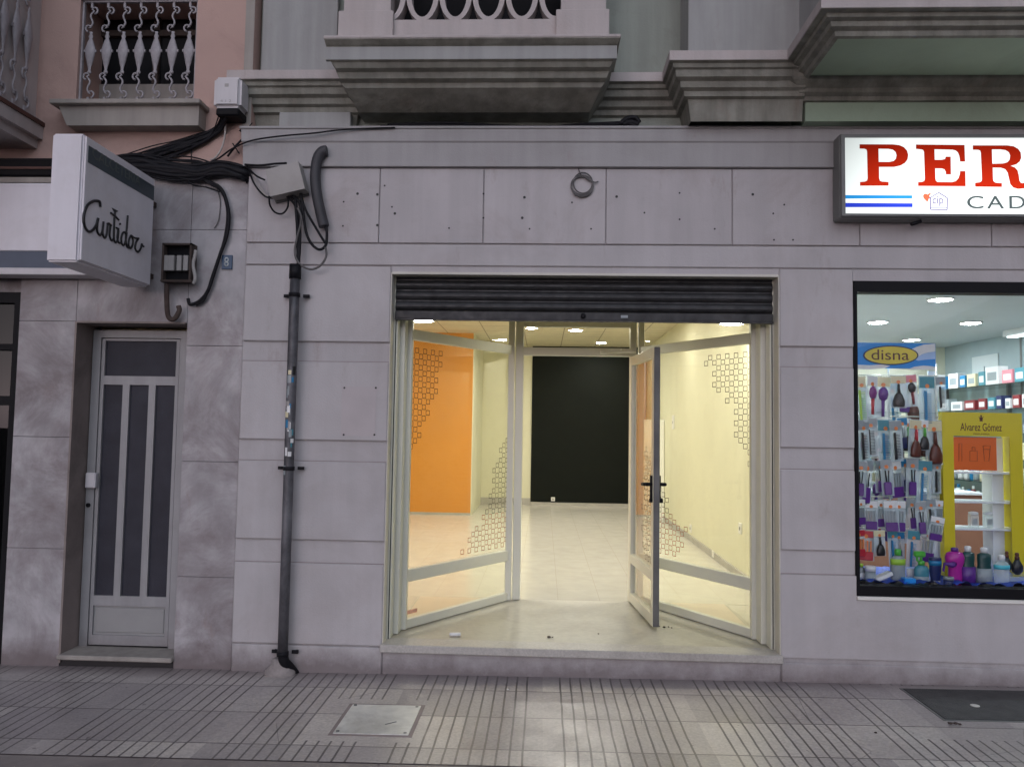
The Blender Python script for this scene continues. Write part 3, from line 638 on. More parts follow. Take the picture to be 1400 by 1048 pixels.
cable('loose_cable','thin slack cables sagging below the thick black bundle left of the fuse box','cables',[([(215,228),(235,242),(258,244),(280,236)],.004),([(225,226),(250,250),(275,246),(300,238)],.003),([(200,214),(222,205),(240,206),(262,198)],.003),([(212,222),(240,214),(268,216),(300,226),(330,232)],.005),([(252,240),(262,252),(282,256),(300,262)],.005)],-.02)
cable('loose_cable','pale grey cable end dangling below the white telecom box','cable',[([(306,152,-.06),(308,178),(304,200),(296,214),(288,219)],.006)],-.01,'white_cable')
cable('loose_cable','thin black cables hanging under the white telecom box','cables',[([(300,156,-.06),(290,182),(277,196)],.004),([(328,178),(334,186),(322,200),(311,214)],.007),([(333,182),(345,168)],.003),([(318,196),(327,210)],.004),([(262,205),(262,222),(270,232)],.004)],-.01,'rubber')
cable('cornice_cable','long black cable rising right along the cornice to the balcony','cable',[([(262,232,-.01),(296,218,-.02),(318,203,-.03),(345,192,-.06),(385,186,-.07),(430,182,-.07),(462,178,-.06),(495,176,-.05),(540,174.5,-.05)],.0055)],-.05)
cable('ledge_cable','black cables lying on the cornice ledge under the balcony','cable',[([(530,171),(570,169),(610,168),(650,170),(700,173),(760,173),(800,170),(840,168),(868,166)],.010),([(520,173),(600,171),(660,173)],.009),([(740,175),(800,172),(850,170)],.008),([(848,170),(856,163),(868,161),(874,168)],.016),([(852,171),(862,167),(873,171)],.018),([(855,165),(866,172),(872,168)],.015)],.04)
cable('drop_cable','thick black cable hanging down past the blue number plate to the fuse box','cable',[([(262,237,-.02),(285,248),(300,256),(308,270),(313,295),(310,322),(302,345),(293,372),(284,398),(272,412),(260,416),(257,408)],.0115),([(268,240,-.02),(288,252),(303,262),(311,290),(306,330),(290,378),(280,408),(268,417)],.008)],-.0)
cable('thin_cable','thin grey wire loop on the marble left of the number plate','cable',[([(296,256),(301,275),(299,300),(293,312)],.003)],.02,'grey_cable')
cable('pale_conduit','short pale conduit under the black cables at the stone corner','conduit',[([(300,236),(320,236.5),(337,236)],.016),([(262,238),(285,234),(305,229)],.005)],-.005,'white_cable')
cable('box_feed_cable','black cables entering the left side of the tilted junction box','cables',[([(335,225,-.02),(355,226),(375,224),(392,223)],.007),([(338,228,-.02),(350,240),(362,246)],.006),([(340,232,-.02),(348,252),(362,268),(375,271)],.006)],-.06)
cable('box_feed_cable','pale wires looping left of the tilted junction box','cables',[([(342,236,-.02),(352,256),(366,268),(380,268)],.0045),([(346,238,-.02),(360,262),(368,272)],.004)],-.05,'white_cable')
cable('loop_cable','small black cable loop under the tilted junction box','cable',[([(368,268),(369,280),(376,290),(386,292),(393,284),(394,272),(390,266)],.006)],-.06)
cable('loop_cable','black cables looping from the conduit to the bent grey hose','cables',[([(411,262),(414,285),(418,315),(425,332),(436,341),(445,336),(447,322),(446,309)],.009),([(410,262),(417,285),(428,305),(440,325),(446,334)],.008),([(403,268),(406,300),(407,330),(408,368)],.011),([(393,267),(404,282),(410,300),(410,340),(408,368)],.008),([(398,268),(411,280),(409,320),(408,366)],.010)],-.06)
cable('loop_cable','grey brown cable loop hanging beside the black conduit top','cable',[([(407,284),(412,300),(406,325),(403,345),(409,360),(424,368),(438,363),(446,350),(445,338)],.007)],-.075,'grey_cable')
o=cable('flexible_hose','bent dark grey flexible hose fixed to the stone below the cornice','hose',[([(447,206),(440,208),(434,218),(431,240),(433,265),(438,290),(443,310)],.034)],-.05,'hose')
cable('coiled_wire','small coil of pinkish wire hanging on the stone frieze','wire',[([(790,229,.0),(793,236,-.01),(796,243,-.012)],.004),
   ([(796+15*math.cos(a*.6),252+13.5*math.sin(a*.6)+.15*a) for a in range(0,26)],.0042),([(797+13*math.cos(a*.6+.5),250+14*math.sin(a*.6+.5)) for a in range(0,20)],.0042),([(800,243),(812,249),(818,248)],.004)],-.015,'grey_cable')

# pipe
PI_=thing('conduit_pipe','dark metal cable pipe with torn stickers running down the stone wall','pipe',(-1.58,-.07,.02))
mb=MB(); mb.tube([(-1.577,-.07,z) for z in (.12,.8,1.6,2.2,2.47)],.031,20); mb.build('pipe','pipe',PI_)
mb=MB(); mb.tube([(-1.577,-.07,2.44),(-1.577,-.07,2.53)],.037,20); mb.build('collar','rubber',PI_)
for px,py in ((405,403),(398,640),(388,893)):
    z=at(px,py,-.07).z; mb=MB(); mb.tube([(-1.577,-.07,z-.012),(-1.577,-.07,z+.012)],.036,20); mb.box(-1.66,-1.62,-.03,-.018,z-.01,z+.01); mb.box(-1.535,-1.495,-.03,-.018,z-.01,z+.01); mb.tube([(-1.645,-.04,z),(-1.645,0,z)],.008,8); mb.tube([(-1.51,-.04,z),(-1.51,0,z)],.008,8); mb.build('clamp','rubber',PI_)
stk=['p_white','p_grey','p_blue','plastic_grey','p_black','p_teal','p_cream','p_grey','p_white','p_grey']
rs=random.Random(11)
for i in range(24):
    z=rs.uniform(1.22,1.86); ph=rs.uniform(-2.3,-.8); h=rs.uniform(.012,.03); wd_=rs.uniform(.15,.45); n=5
    mb=MB(); r_=.0318+.0002*i/3
    for j in range(n):
        a0=ph-wd_+2*wd_*j/n; a1=ph-wd_+2*wd_*(j+1)/n; zz=lambda t: rs.uniform(-.004,.004)
        zt_=z+h+zz(0); 
        mb.quad((-1.577+r_*math.cos(a0),-.07+r_*math.sin(a0),z-h),(-1.577+r_*math.cos(a1),-.07+r_*math.sin(a1),z-h),(-1.577+r_*math.cos(a1),-.07+r_*math.sin(a1),z+h),(-1.577+r_*math.cos(a0),-.07+r_*math.sin(a0),z+h))
    mb.build('sticker',stk[i%10],PI_)
mb=MB(); mb.tube(smoothpts([(-1.577,-.07,.14),(-1.57,-.062,.08),(-1.545,-.03,.03),(-1.52,.0,-.02)]),.031,14); mb.build('elbow','rubber',PI_)
mb=MB(); mb.lathe([(.10,-.03),(.095,.01),(.06,.05),(.045,.09)],(-1.60,-.04,.0),12,sy=.7); mb.build('mortar_lump','concrete',PI_)

# ================================================================ roller shutter
RS=thing('roller_shutter','black roller shutter pulled up at the top of the shop opening','roller shutter',(.23,.12,2.2))
mb=MB(); zb_=2.225
zs=[2.29+.055*i for i in range(4)]
prof=[]
for z in [2.272+.068*i for i in range(4)]:
    for t in range(6):
        prof.append((.018*math.sin(math.pi*t/5)**.7,z+.060*t/5))
prof.append((0,2.53))
pts=[(p[0],p[1]) for p in prof]
A=[mb.bm.verts.new((-.966,.100-a,z)) for a,z in pts]; Bv=[mb.bm.verts.new((1.438,.100-a,z)) for a,z in pts]
for i in range(len(pts)-1): mb.bm.faces.new((A[i],Bv[i],Bv[i+1],A[i+1]))
mb.build('slat_curtain','shutter',RS)
mb=MB(); mb.box(-.965,1.437,.070,.102,2.215,2.268,bev=.004); mb.box(-.965,1.437,.064,.102,2.207,2.216); bb=mb.build('bottom_bar','shutter',RS)
p=at(797,429,.1); MB().lathe([(.016,0),(.016,-.012),(.009,-.016)],(p.x,.070,2.242),14,'Y').build('lock','black',RS)
p=at(853,429,.1); MB().box(p.x-.022,p.x+.022,.0685,.0702,2.233,2.25).build('sticker','p_grey',RS)
for px in (723,840): 
    pass
for xa_,xb_,sx_ in ((-.9755,-.952,-.966),(1.425,1.4485,1.435)):
    g_=MB().box(xa_,xb_,.105,.20,.184,2.489).build('guide_rail','aluminium',RS); MB().box(sx_,sx_+.006,.1035,.106,.185,2.215).build('slot','black',RS)

# ================================================================ shopfront (splayed aluminium + glass)
SF=thing('shopfront','splayed aluminium shopfront with an open glass door between two angled panes','shopfront',(.25,.8,.18))
ZF=.185
AL=Vector((-.925,.33,0)); BL=Vector((-.235,1.33,0)); AR=Vector((1.432-.035,.33,0)); BR=Vector((.715,1.33,0))
def post(x,y,w_,d_,z0,z1,name='post'): MB().box(x-w_/2,x+w_/2,y-d_/2,y+d_/2,z0,z1,bev=.003).build(name,'aluminium',SF)
post(-.948,.27,.055,.12,ZF,2.46); post(1.421,.27,.055,.12,ZF,2.46)
post(-.918,.345,.055,.05,ZF,2.46); post(1.392,.345,.055,.05,ZF,2.46)
post(-.262,1.30,.05,.06,ZF,2.42); post(-.198,1.34,.062,.07,ZF,2.42)
post(.705,1.34,.05,.07,ZF,2.42); post(.765,1.305,.045,.06,ZF,2.42)
mb=MB(); mb.box(-.167,.68,1.31,1.37,2.108,2.172,bev=.003); mb.box(-.167,.68,1.31,1.37,2.338,2.42,bev=.003); mb.build('door_head','aluminium',SF)
def rail(A_,B_,z0,z1,name): MB().bar((A_.x,A_.y,(z0+z1)/2),(B_.x,B_.y,(z0+z1)/2),.045,z1-z0,bev=.003).build(name,'aluminium',SF)
for A_,B_ in ((Vector((-.91,.36,0)),Vector((-.275,1.29,0))),(Vector((1.385,.36,0)),Vector((.775,1.29,0)))):
    rail(A_,B_,2.112,2.182,'transom_bar'); rail(A_,B_,2.40,2.45,'head_bar'); rail(A_,B_,.490,.570,'mid_rail'); rail(A_,B_,ZF,.245,'bottom_rail')
def vpane(A_,B_,z0,z1,m='pane',parent=SF):
    d=(B_-A_).normalized(); n=Vector((d.y,-d.x,0))*.003
    mb=MB(); mb.bar((A_.x,A_.y,(z0+z1)/2),(B_.x,B_.y,(z0+z1)/2),.006,z1-z0); return mb.build('glass_pane',m,parent)
PL=[];
for A_,B_ in ((Vector((-.91,.36,0)),Vector((-.275,1.29,0))),(Vector((1.385,.36,0)),Vector((.775,1.29,0)))):
    vpane(A_,B_,.245,.490); g_=vpane(A_,B_,.570,2.112); vpane(A_,B_,2.182,2.40); PL.append((A_,B_,g_))
MB().box(-.167,.68,1.337,1.343,2.172,2.338).build('glass_pane','pane',SF)

def inpoly(x,y,P):
    c=False
    for i in range(len(P)):
        (x1,y1),(x2,y2)=P[i],P[i-1]
        if (y1>y)!=(y2>y) and x<(x2-x1)*(y-y1)/(y2-y1)+x1: c=not c
    return c
def vinyl(parent,A_,B_,polys,z0,z1,cw=.040,ch=.0385,side=1,mats=('vinyl','vinyl_red'),redz=0):
    d=(B_-A_).normalized(); L=(B_-A_).length; n=Vector((d.y,-d.x,0))*.0045*side; t=.0042
    mb=MB(); mr=MB(); nr=0
    for i in range(int(L/cw)):
        for j in range(int((z1-z0)/ch)):
            if (i+j)%2: continue
            s=(i+.5)*cw; z=z0+(j+.5)*ch; c=A_+d*s+n; q=pr((c.x,c.y,z))
            if not any(inpoly(q[0]+rnd.uniform(-3,3),q[1]+rnd.uniform(-4,4),P) for P in polys): continue
            tgt=mr if (redz and z<redz) else mb
            if tgt is mr: nr+=1
            hw,hh=cw*.47,ch*.47
            for (a0,b0,a1,b1) in ((-hw,-hh,hw,-hh+t),(-hw,hh-t,hw,hh),(-hw,-hh,-hw+t,hh),(hw-t,-hh,hw,hh)):
                P0=c+d*a0; P1=c+d*a1
                tgt.quad((P0.x,P0.y,z+b0),(P1.x,P1.y,z+b0),(P1.x,P1.y,z+b1),(P0.x,P0.y,z+b1))
    O=Vector(parent['_o'])
    mb.build('vinyl_pattern',mats[0],parent)
    if nr: mr.build('vinyl_pattern',mats[1],parent)
vinyl(PL[0][2],PL[0][0],PL[0][1],[[(540,455),(585,462),(610,478),(602,515),(584,560),(578,590),(560,625),(540,640)],[(700,590),(684,615),(672,650),(662,700),(640,735),(628,765),(700,770)]],.60,2.10,redz=.86)
vinyl(PL[1][2],PL[1][0],PL[1][1],[[(1045,455),(985,468),(962,482),(972,518),(1003,560),(1008,600),(1028,642),(1045,645)],[(860,600),(893,632),(905,660),(925,712),(940,728),(932,770),(860,780)]],.60,2.10,side=-1,redz=.92)
# sticker low on the left pane
p=atx(556,836,-.9); A_,B_=PL[0][0],PL[0][1]; d=(B_-A_).normalized(); c=A_+d*.02+Vector((d.y,-d.x,0))*.0045
mb=MB(); mb.quad((c.x,c.y,.272),tuple((c+d*.10))[:2]+(.272,),tuple((c+d*.10))[:2]+(.298,),(c.x,c.y,.298)); mb.build('red_sticker','sticker_red',SF)

# open door leaf
DR=bpy.data.objects.new('door',None); col.objects.link(DR); DR.parent=SF; O=Vector((.70,1.31,ZF)); DR.location=O-Vector(SF['_o']); DR['_o']=tuple(O)
H_=Vector((.700,1.30,0)); T_=Vector((.775,.505,0)); dd=(T_-H_).normalized(); up=(0,0,1)
zt_=2.10; z0_=.20
def lbar(s0,s1,z0,z1,m='aluminium',th=.045,name='stile'):
    a=H_+dd*s0; b=H_+dd*s1; MB().bar((a.x,a.y,(z0+z1)/2),(b.x,b.y,(z0+z1)/2),th,z1-z0,bev=.003).build(name,m,DR)
LL=(T_-H_).length
lbar(0,.06,z0_,zt_); lbar(LL-.06,LL,z0_,zt_)
lbar(LL,LL+.004,z0_+.003,zt_-.003,'alu_dark',.041,'edge_strip')
lbar(.06,LL-.06,zt_-.07,zt_,name='rail'); lbar(.06,LL-.06,z0_,z0_+.075,name='rail'); lbar(.06,LL-.06,.50,.57,name='rail')
gd=MB(); a=H_+dd*.06; b=H_+dd*(LL-.06); gd.bar((a.x,a.y,1.30),(b.x,b.y,1.30),.006,1.46); gp=gd.build('glass_pane','pane',DR)
gd=MB(); gd.bar((a.x,a.y,.387),(b.x,b.y,.387),.006,.225); gd.build('glass_pane','pane',DR)
vinyl(gp,a,b,[[(880,615),(905,600),(905,765),(880,765)]],.60,2.0,cw=.042)
nn=Vector((dd.y,-dd.x,0)); c=H_+dd*(LL-.035)
mb=MB()
for s in (-1,1):
    q0=c+nn*s*.022; q1=c+nn*s*.068; mb.tube([(q0.x,q0.y,1.155),(q1.x,q1.y,1.155)],.013,10); q2=q1-dd*.10; mb.tube([(q1.x,q1.y,1.155),(q2.x,q2.y,1.15)],.012,10)
    mb.bar((q0.x,q0.y,1.05),(q0.x,q0.y,1.215),.03,.012,up=(dd.x,dd.y,0))
mb.build('handle','black',DR)
mb=MB(); q=c-nn*.02; q3=c-nn*.05; mb.tube([(q.x,q.y,1.045),(q3.x,q3.y,1.045)],.017,12); q=c+nn*.02; q3=c+nn*.04; mb.tube([(q.x,q.y,1.045),(q3.x,q3.y,1.045)],.014,12); mb.build('lock','black',DR)
mb=MB(); mb.bar((.48,1.27,2.135),(.70,1.16,2.125),.022,.014); mb.box(.44,.50,1.25,1.31,2.12,2.15,bev=.004); mb.tube([(.60,1.21,2.13),(.60,1.21,2.16)],.012,8); mb.build('door_closer','aluminium',SF)

# ================================================================ shop interior (set)
def st(name,m,*boxes):
    mb=MB()
    for b_ in boxes: mb.box(*b_)
    return struct(name,mb,m)
st('entry_floor','floor_entry',(-.976,1.449,.142,1.345,.05,.181))
st('shop_floor','floor_tiles',(-4.2,1.83,1.345,9.0,.05,.180),(-4.2,-.958,.34,1.344,.05,.179),(1.425,1.83,.34,1.344,.05,.179))
mb=MB(); mb.prism([(-.957,.40),(-.957,1.344),(-.30,1.344)],.181,.1835,'XY'); mb.prism([(1.424,.40),(.80,1.344),(1.424,1.344)],.181,.1835,'XY'); struct('display_floor',mb,'floor_shop')
st('shop_ceiling','ceiling_tiles',(-4.2,1.83,1.66,9.2,3.0,3.1))
st('display_soffit','wall_cream',(-4.2,-.30,.33,1.66,2.46,2.56),(.80,1.9,.33,1.66,2.46,2.56),(-.30,.80,1.38,1.66,2.9,3.1),(-.30,.80,.33,1.38,2.42,2.5))
st('shop_wall_right','wall_yellow',(1.83,1.90,.33,9.1,.1,3.05))
st('shop_wall_left','wall_yellow',(-4.3,-4.2,.33,9.1,.1,3.05))
st('shop_wall_front','wall_cream',(-4.2,-.985,.322,.335,.1,3.0),(1.456,1.83,.322,.335,.1,3.0),(-4.2,-.31,1.645,1.655,2.56,3.1),(.81,1.83,1.645,1.655,2.56,3.1))
st('shop_wall_back','wall_yellow',(-1.11,-.216,8.9,9.0,.1,3.05))
st('black_wall','wall_black',(-.214,1.75,8.88,9.0,.24,3.05))
st('orange_wall','wall_orange',(-4.2,-1.112,7.10,7.2,.215,3.05))
st('orange_wall_return','wall_yellow',(-1.15,-1.10,7.102,8.9,.1,3.05))
st('skirting_board','skirting',(-.214,1.83,8.86,8.99,.18,.235),(1.812,1.832,1.5,8.9,.18,.25),(-1.10,-.216,8.885,8.9,.18,.30),(-4.2,-1.112,7.095,7.12,.18,.215))
MB()
WB=tag(MB().box(1.50,1.825,6.9,7.05,.18,1.69,bev=.008).build('white_board','board_white',loc=(1.65,7,.18)),'tall white board standing against the yellow wall behind the open door','board')
def socket(name,label,x,y,z,face,w_=.08,h_=.08,g=None):
    T=thing(name,label,'wall socket',(x,y,z),g)
    if face=='-x': MB().box(x-.012,x,y-w_/2,y+w_/2,z-h_/2,z+h_/2,bev=.003).build('cover','white_paint',T); MB().lathe([(.018,-.013),(.018,-.0145)],(x,y,z),12,'X').build('outlet','steel_dark',T)
    else: MB().box(x-w_/2,x+w_/2,y-.012,y,z-h_/2,z+h_/2,bev=.003).build('cover','white_paint',T); MB().lathe([(.018,-.0121),(.018,-.0135)],(x,y,z),12,'Y').build('outlet','skirting',T)
p=atx(921,577,1.83); socket('wall_switch','white double switch plate high on the yellow wall',1.83,p.y,p.z,'-x',.16,.15*1.3)
p=atx(945,722,1.83); socket('wall_socket','white socket low on the yellow wall nearer the open door',1.83,p.y,p.z,'-x',.1,.1)
p=atx(1013,722,1.83); socket('wall_socket','white socket low on the yellow wall nearer the right jamb',1.83,p.y,p.z,'-x',.1,.1)
p=at(756,682,8.87); socket('wall_socket','small white socket low on the black wall',p.x,8.88,p.z,'-y',.07,.07)
p=atx(978,764,1.83); tag(MB().box(1.80,1.812,p.y-.04,p.y+.04,.20,.27,bev=.004).build('cable_clip_box','white_paint',loc=(1.80,p.y,.2)),'small white box on the skirting of the yellow wall','junction box')

def downlight(label,x,y,z,m,r=.10,group='ceiling downlights'):
    T=thing('downlight',label,'downlight',(x,y,z),group)
    MB().lathe([(r,0),(r*.99,-.010),(r*.86,-.0125),(r*.85,-.004)],(x,y,z),28).build('rim','white_paint',T)
    MB().lathe([(r*.85,-.006),(r*.5,-.0135),(r*.05,-.0145)],(x,y,z),28).build('diffuser',m,T)
for (px,py),lb in zip([(822,469),(787,452),(727,449)],['rightmost small round downlight seen above the glass door','middle and widest downlight seen above the glass door','leftmost downlight seen above the door beside the left post']):
    p=atz(px,py,2.985); downlight(lb,p.x,p.y,2.998,'lamp_warm',.10 if px!=787 else .125)
p=atz(577,438.5,2.45); downlight('round downlight under the shutter above the left angled pane',p.x,p.y,2.459,'lamp_warm',.115)
p=atz(1000,442.5,2.45); downlight('round downlight under the shutter above the right angled pane',p.x,p.y,2.459,'lamp_warm',.115)
for x,y in ((-3.2,3.2),(-1.6,3.2),(.3,3.2),(-3.2,5.0),(-1.8,5.0),(-.3,4.6),(1.1,4.8),(1.0,3.0)):
    downlight('round warm downlight in the tiled shop ceiling hidden above the shutter line',x,y,2.998,'lamp_warm',.10)

# litter on the sill
def blob(name,label,cat,px,py,pts,m,z=.184):
    p=atz(px,py,z); mb=MB()
    for (dx,dy,s) in pts:
        b_=bmesh.new(); bmesh.ops.create_icosphere(b_,subdivisions=1,radius=s)
        for v in b_.verts: v.co=v.co*rnd.uniform(.6,1.3); v.co.z*=.5
        bmesh.ops.translate(b_,vec=(p.x+dx,p.y+dy,z+s*.3),verts=b_.verts); mb._add(b_)
    return tag(mb.build(name,m,loc=(p.x,p.y,z)),label,cat)
p=atz(622,868,.19); mb=MB(); mb.tube([(p.x-.035,p.y,.195),(p.x+.035,p.y+.01,.195)],.012,10); o=mb.build('paper_roll','p_white',loc=(p.x,p.y,.185)); tag(o,'small crumpled white paper roll on the entry floor at left','litter')
blob('litter','small clump of dark dirt on the entry floor near the middle','litter',751,871,[(0,0,.013),(.02,.005,.008),(-.012,.008,.006)],'rust')
blob('litter','scattered dark crumbs on the entry floor under the open door','litter',908,857,[(0,0,.012),(.03,.01,.008),(.05,-.01,.006),(-.03,.02,.007)],'rust')
blob('litter','tiny dark flake on the entry floor right of the dirt clump','litter',818,866,[(0,0,.007)],'rust')

# ================================================================ PER sign
PS=thing('illuminated_sign','backlit white sign with large red letters PER above display window','illuminated sign',(2.4,-.06,2.84))
sx0=1.787; z0,z1=2.845,3.315
mb=MB(); mb.box(sx0-.004,4.2,-.125,-.002,2.832,3.352,bev=.008); mb.build('case','steel_dark',PS)
mb=MB(); mb.box(sx0,sx0+.022,-.142,-.125,2.838,3.34); mb.box(sx0+.022,4.2,-.142,-.125,3.322,3.34); mb.box(sx0+.022,4.2,-.142,-.125,2.838,2.852); mb.build('rim','steel_dark',PS)
signface('sign_face',(.93,1.0,.985),1.12,.42,2.93,.40)
signface('letter_red',(.62,.028,.008),.85,.70,2.99,.32)
signface('sign_cyan',(.02,.30,.72),1.0,0.1,2.95,.4); signface('sign_navy',(.03,.06,.62),1.0,0.1,2.95,.4); signface('sign_grey',(.075,.095,.10),1.0,0.1,2.95,.4)
signface('heart_red',(.85,.16,.08),1.0,.1,2.95,.4); signface('sign_line',(.16,.12,.30),1.0,.1,2.95,.4)
mf=MB().box(sx0+.022,4.2,-.132,-.126,2.852,3.322).build('face',M['sign_face'],PS)
for nm in ('sign_face','letter_red','sign_cyan','sign_navy','sign_grey','heart_red','sign_line'):
    # object coords are relative to the sign's origin
    for n_ in M[nm].node_tree.nodes:
        if n_.type=='MATH' and n_.operation=='SUBTRACT':
            v=n_.inputs[1].default_value
            if abs(v-2.95)<1e-4 or abs(v-2.93)<1e-4 or abs(v-2.99)<1e-4: n_.inputs[1].default_value=v-2.84
            if abs(v-1.76)<1e-4 or abs(v-1.78)<1e-4: n_.inputs[1].default_value=v-2.4
def sg(x,y): p=at(1130+x/5.185,180+y/5.185,-.134); return (p.x,p.z)
fxz=lambda a,b,c: Vector((a,-.1335-c,b))
def sh(name,outl,m): flat_shape(name,[[sg(*p) for p in s_] for s_ in outl],fxz,PS,m,.0012)
def bez(pts,closed=True,k=5):
    return pts
sh('letter',[[(235,90),(470,91),(515,96),(548,110),(571,135),(579,165),(574,198),(556,222),(525,240),(480,250),(372,250),(373,330),(378,347),(392,354),(440,356),(440,383),(238,383),(238,357),(272,354),(288,346),(292,330),(288,140),(283,126),(268,121),(235,120)],
 [(368,121),(440,122),(472,128),(491,145),(497,168),(492,192),(476,208),(445,215),(370,215)]],'letter_red')
sh('letter',[[(635,92),(978,95),(982,212),(948,212),(943,175),(933,148),(918,134),(895,128),(765,125),(767,200),(815,200),(835,196),(843,190),(845,178),(880,178),(882,303),(848,303),(846,284),(838,268),(820,261),(770,260),(772,335),(776,350),(788,357),(890,358),(918,350),(936,330),(946,300),(948,280),(984,280),(986,387),(650,385),(650,358),(682,355),(695,346),(698,330),(692,145),(686,130),(672,126),(635,122)]],'letter_red')
sh('letter',[[(1038,98),(1280,98),(1325,104),(1358,122),(1376,148),(1380,185),(1370,212),(1345,232),(1305,243),(1335,254),(1354,275),(1362,305),(1368,348),(1376,362),(1390,366),(1410,358),(1425,340),(1440,348),(1432,382),(1405,402),(1360,406),(1325,396),(1304,372),(1294,330),(1285,290),(1268,266),(1238,256),(1178,255),(1180,335),(1184,352),(1198,362),(1243,365),(1243,392),(1055,390),(1054,363),(1086,359),(1100,350),(1103,335),(1095,150),(1090,134),(1076,129),(1038,128)],
 [(1172,126),(1235,126),(1270,131),(1294,146),(1303,170),(1298,200),(1280,218),(1250,226),(1175,228)]],'letter_red')
sh('stripe',[[(108,450),(607,452),(607,473),(108,474)]],'sign_cyan'); sh('stripe',[[(108,505),(610,508),(610,535),(108,535)]],'sign_navy')
def thick(pts,w_=5):
    mb=MB()
    for (a,b),(c,d) in zip(pts,pts[1:]):
        p0,p1=sg(a,b),sg(c,d); mb.bar((p0[0],-.134,p0[1]),(p1[0],-.134,p1[1]),.002,w_/5.185*.0044,up=(0,0,1)) if abs(a-c)>abs(b-d)*.3 else mb.bar((p0[0],-.134,p0[1]),(p1[0],-.134,p1[1]),.002,w_/5.185*.0044,up=(1,0,0))
    return mb
thick([(737,470),(737,552),(855,555),(857,470),(795,432),(725,475)],6).build('house_logo','sign_line',PS)
thick([(737,540),(855,541)],4).build('house_logo','sign_line',PS)
sh('heart_logo',[[(712,495),(688,470),(685,452),(694,440),(708,440),(716,447),(726,437),(742,438),(728,455),(735,470),(722,478),(724,490)]],'heart_red')
q0=sg(752,502); q1=sg(828,460); text('logo_text','cip',PS,'sign_line',(q0[0],-.1325,sg(752,528)[1]),width=q1[0]-q0[0],height=(sg(0,458)[1]-sg(0,528)[1]),extr=.002)
for ch,a,b in (('C',998,1112),('A',1138,1258),('D',1297,1408)):
    l=sg(a,545); r2=sg(b,455); text('letter',ch,PS,'sign_grey',(l[0],-.1325,l[1]),width=r2[0]-l[0],height=r2[1]-l[1],extr=.002,bold=.004)
p=at(1253,304,-.10); mb=MB(); mb.tube([(p.x-.03,-.10,p.z-.012),(p.x+.03,-.09,p.z+.010)],.011,8); tag(mb.build('sign_stub','rubber',PS))

# ================================================================ perfumery window and interior
WN=thing('display_window','black framed perfumery display window with white sill at right edge','shop window',(3,.05,.52))
mb=MB(); mb.box(XW+.004,XW+.022,.0,.09,.545,2.468); mb.box(XW+.022,XE,.0,.09,2.40,2.468); mb.box(XW+.022,XE,.0,.09,.545,.605); mb.build('frame','black',WN)
MB().box(XW+.002,XE,-.012,.10,.521,.543,bev=.003).build('sill','white_paint',WN)
MB().box(XW+.022,XE,.055,.062,.605,2.40).build('glass_pane','pane_shop',WN)
st('perfumery_ceiling','ph_ceiling',(1.908,6.1,.33,5.0,2.60,2.7))
st('perfumery_wall_back','ph_cream',(1.908,6.1,4.82,4.9,.1,2.6))
st('perfumery_wall_right','ph_wall',(4.92,5.0,.33,4.82,.1,2.6))
st('perfumery_wall_left','ph_cream',(1.902,1.907,.33,4.82,.1,2.6))
st('perfumery_floor','ph_floor',(1.908,4.92,.8,4.82,.05,.15))
st('perfumery_wall_front','ph_cream',(1.92,6,.322,.33,2.5,2.6))
mb=MB(); mb.box(4.905,4.92,2.02,2.03,2.0,2.6); mb.box(4.905,4.92,3.3,3.312,1.8,2.6); struct('wall_panel_joints',mb,'steel_dark')
MB()
for (px,py),lb in zip([(1286,410),(1200,441),(1327,442),(1246,465)],['large nearest round ceiling light of the perfumery','left round ceiling light of the perfumery above the blue sign','right round ceiling light of the perfumery','farthest round ceiling light just above the blue oval sign']):
    p=atz(px,py,2.59); downlight(lb,p.x,p.y,2.599,'lamp_cool',.10,'perfumery ceiling lights')
for x,y in ((2.4,.75),(4.2,.9),(2.3,2.4),(2.9,3.9)):
    downlight('round cool ceiling light of the perfumery out of view',x,y,2.599,'lamp_cool',.09,'perfumery ceiling lights')
# strip light on the right wall
tl=thing('strip_light','slim strip light along the top of the grey perfumery wall','strip light',(4.8,1.6,2.56)); mb=MB(); mb.box(4.70,4.86,1.2,3.25,2.54,2.60); mb.build('housing','acrylic_white',tl)
mb=MB(); mb.box(4.73,4.83,1.22,3.23,2.532,2.539); mb.build('tube',emis('strip',(.85,1,.97),3.0),tl)
# platform and cloth
tag(MB().box(1.93,4.9,.10,.78,.15,.575,bev=.004).build('display_platform','ph_wood',loc=(3,.4,.15)),'low wooden display platform behind the perfumery glass','platform')
mb=MB(); nx,ny=120,14
gr=[[mb.bm.verts.new((1.93+i*2.2/nx,.10+j*.62/ny,.580+.022*abs(math.sin(i*.55+math.sin(j*.9)*1.3))+.014*rnd.random()+(.02 if j<2 else 0)*abs(math.sin(i*.31)))) for j in range(ny+1)] for i in range(nx+1)]
for i in range(nx):
    for j in range(ny):
        f=mb.bm.faces.new((gr[i][j],gr[i+1][j],gr[i+1][j+1],gr[i][j+1])); f.smooth=True
tag(mb.build('blue_cloth','cloth_blue',loc=(3,.4,.58)),'crumpled shiny blue cloth under the bottles in the perfumery window','cloth')

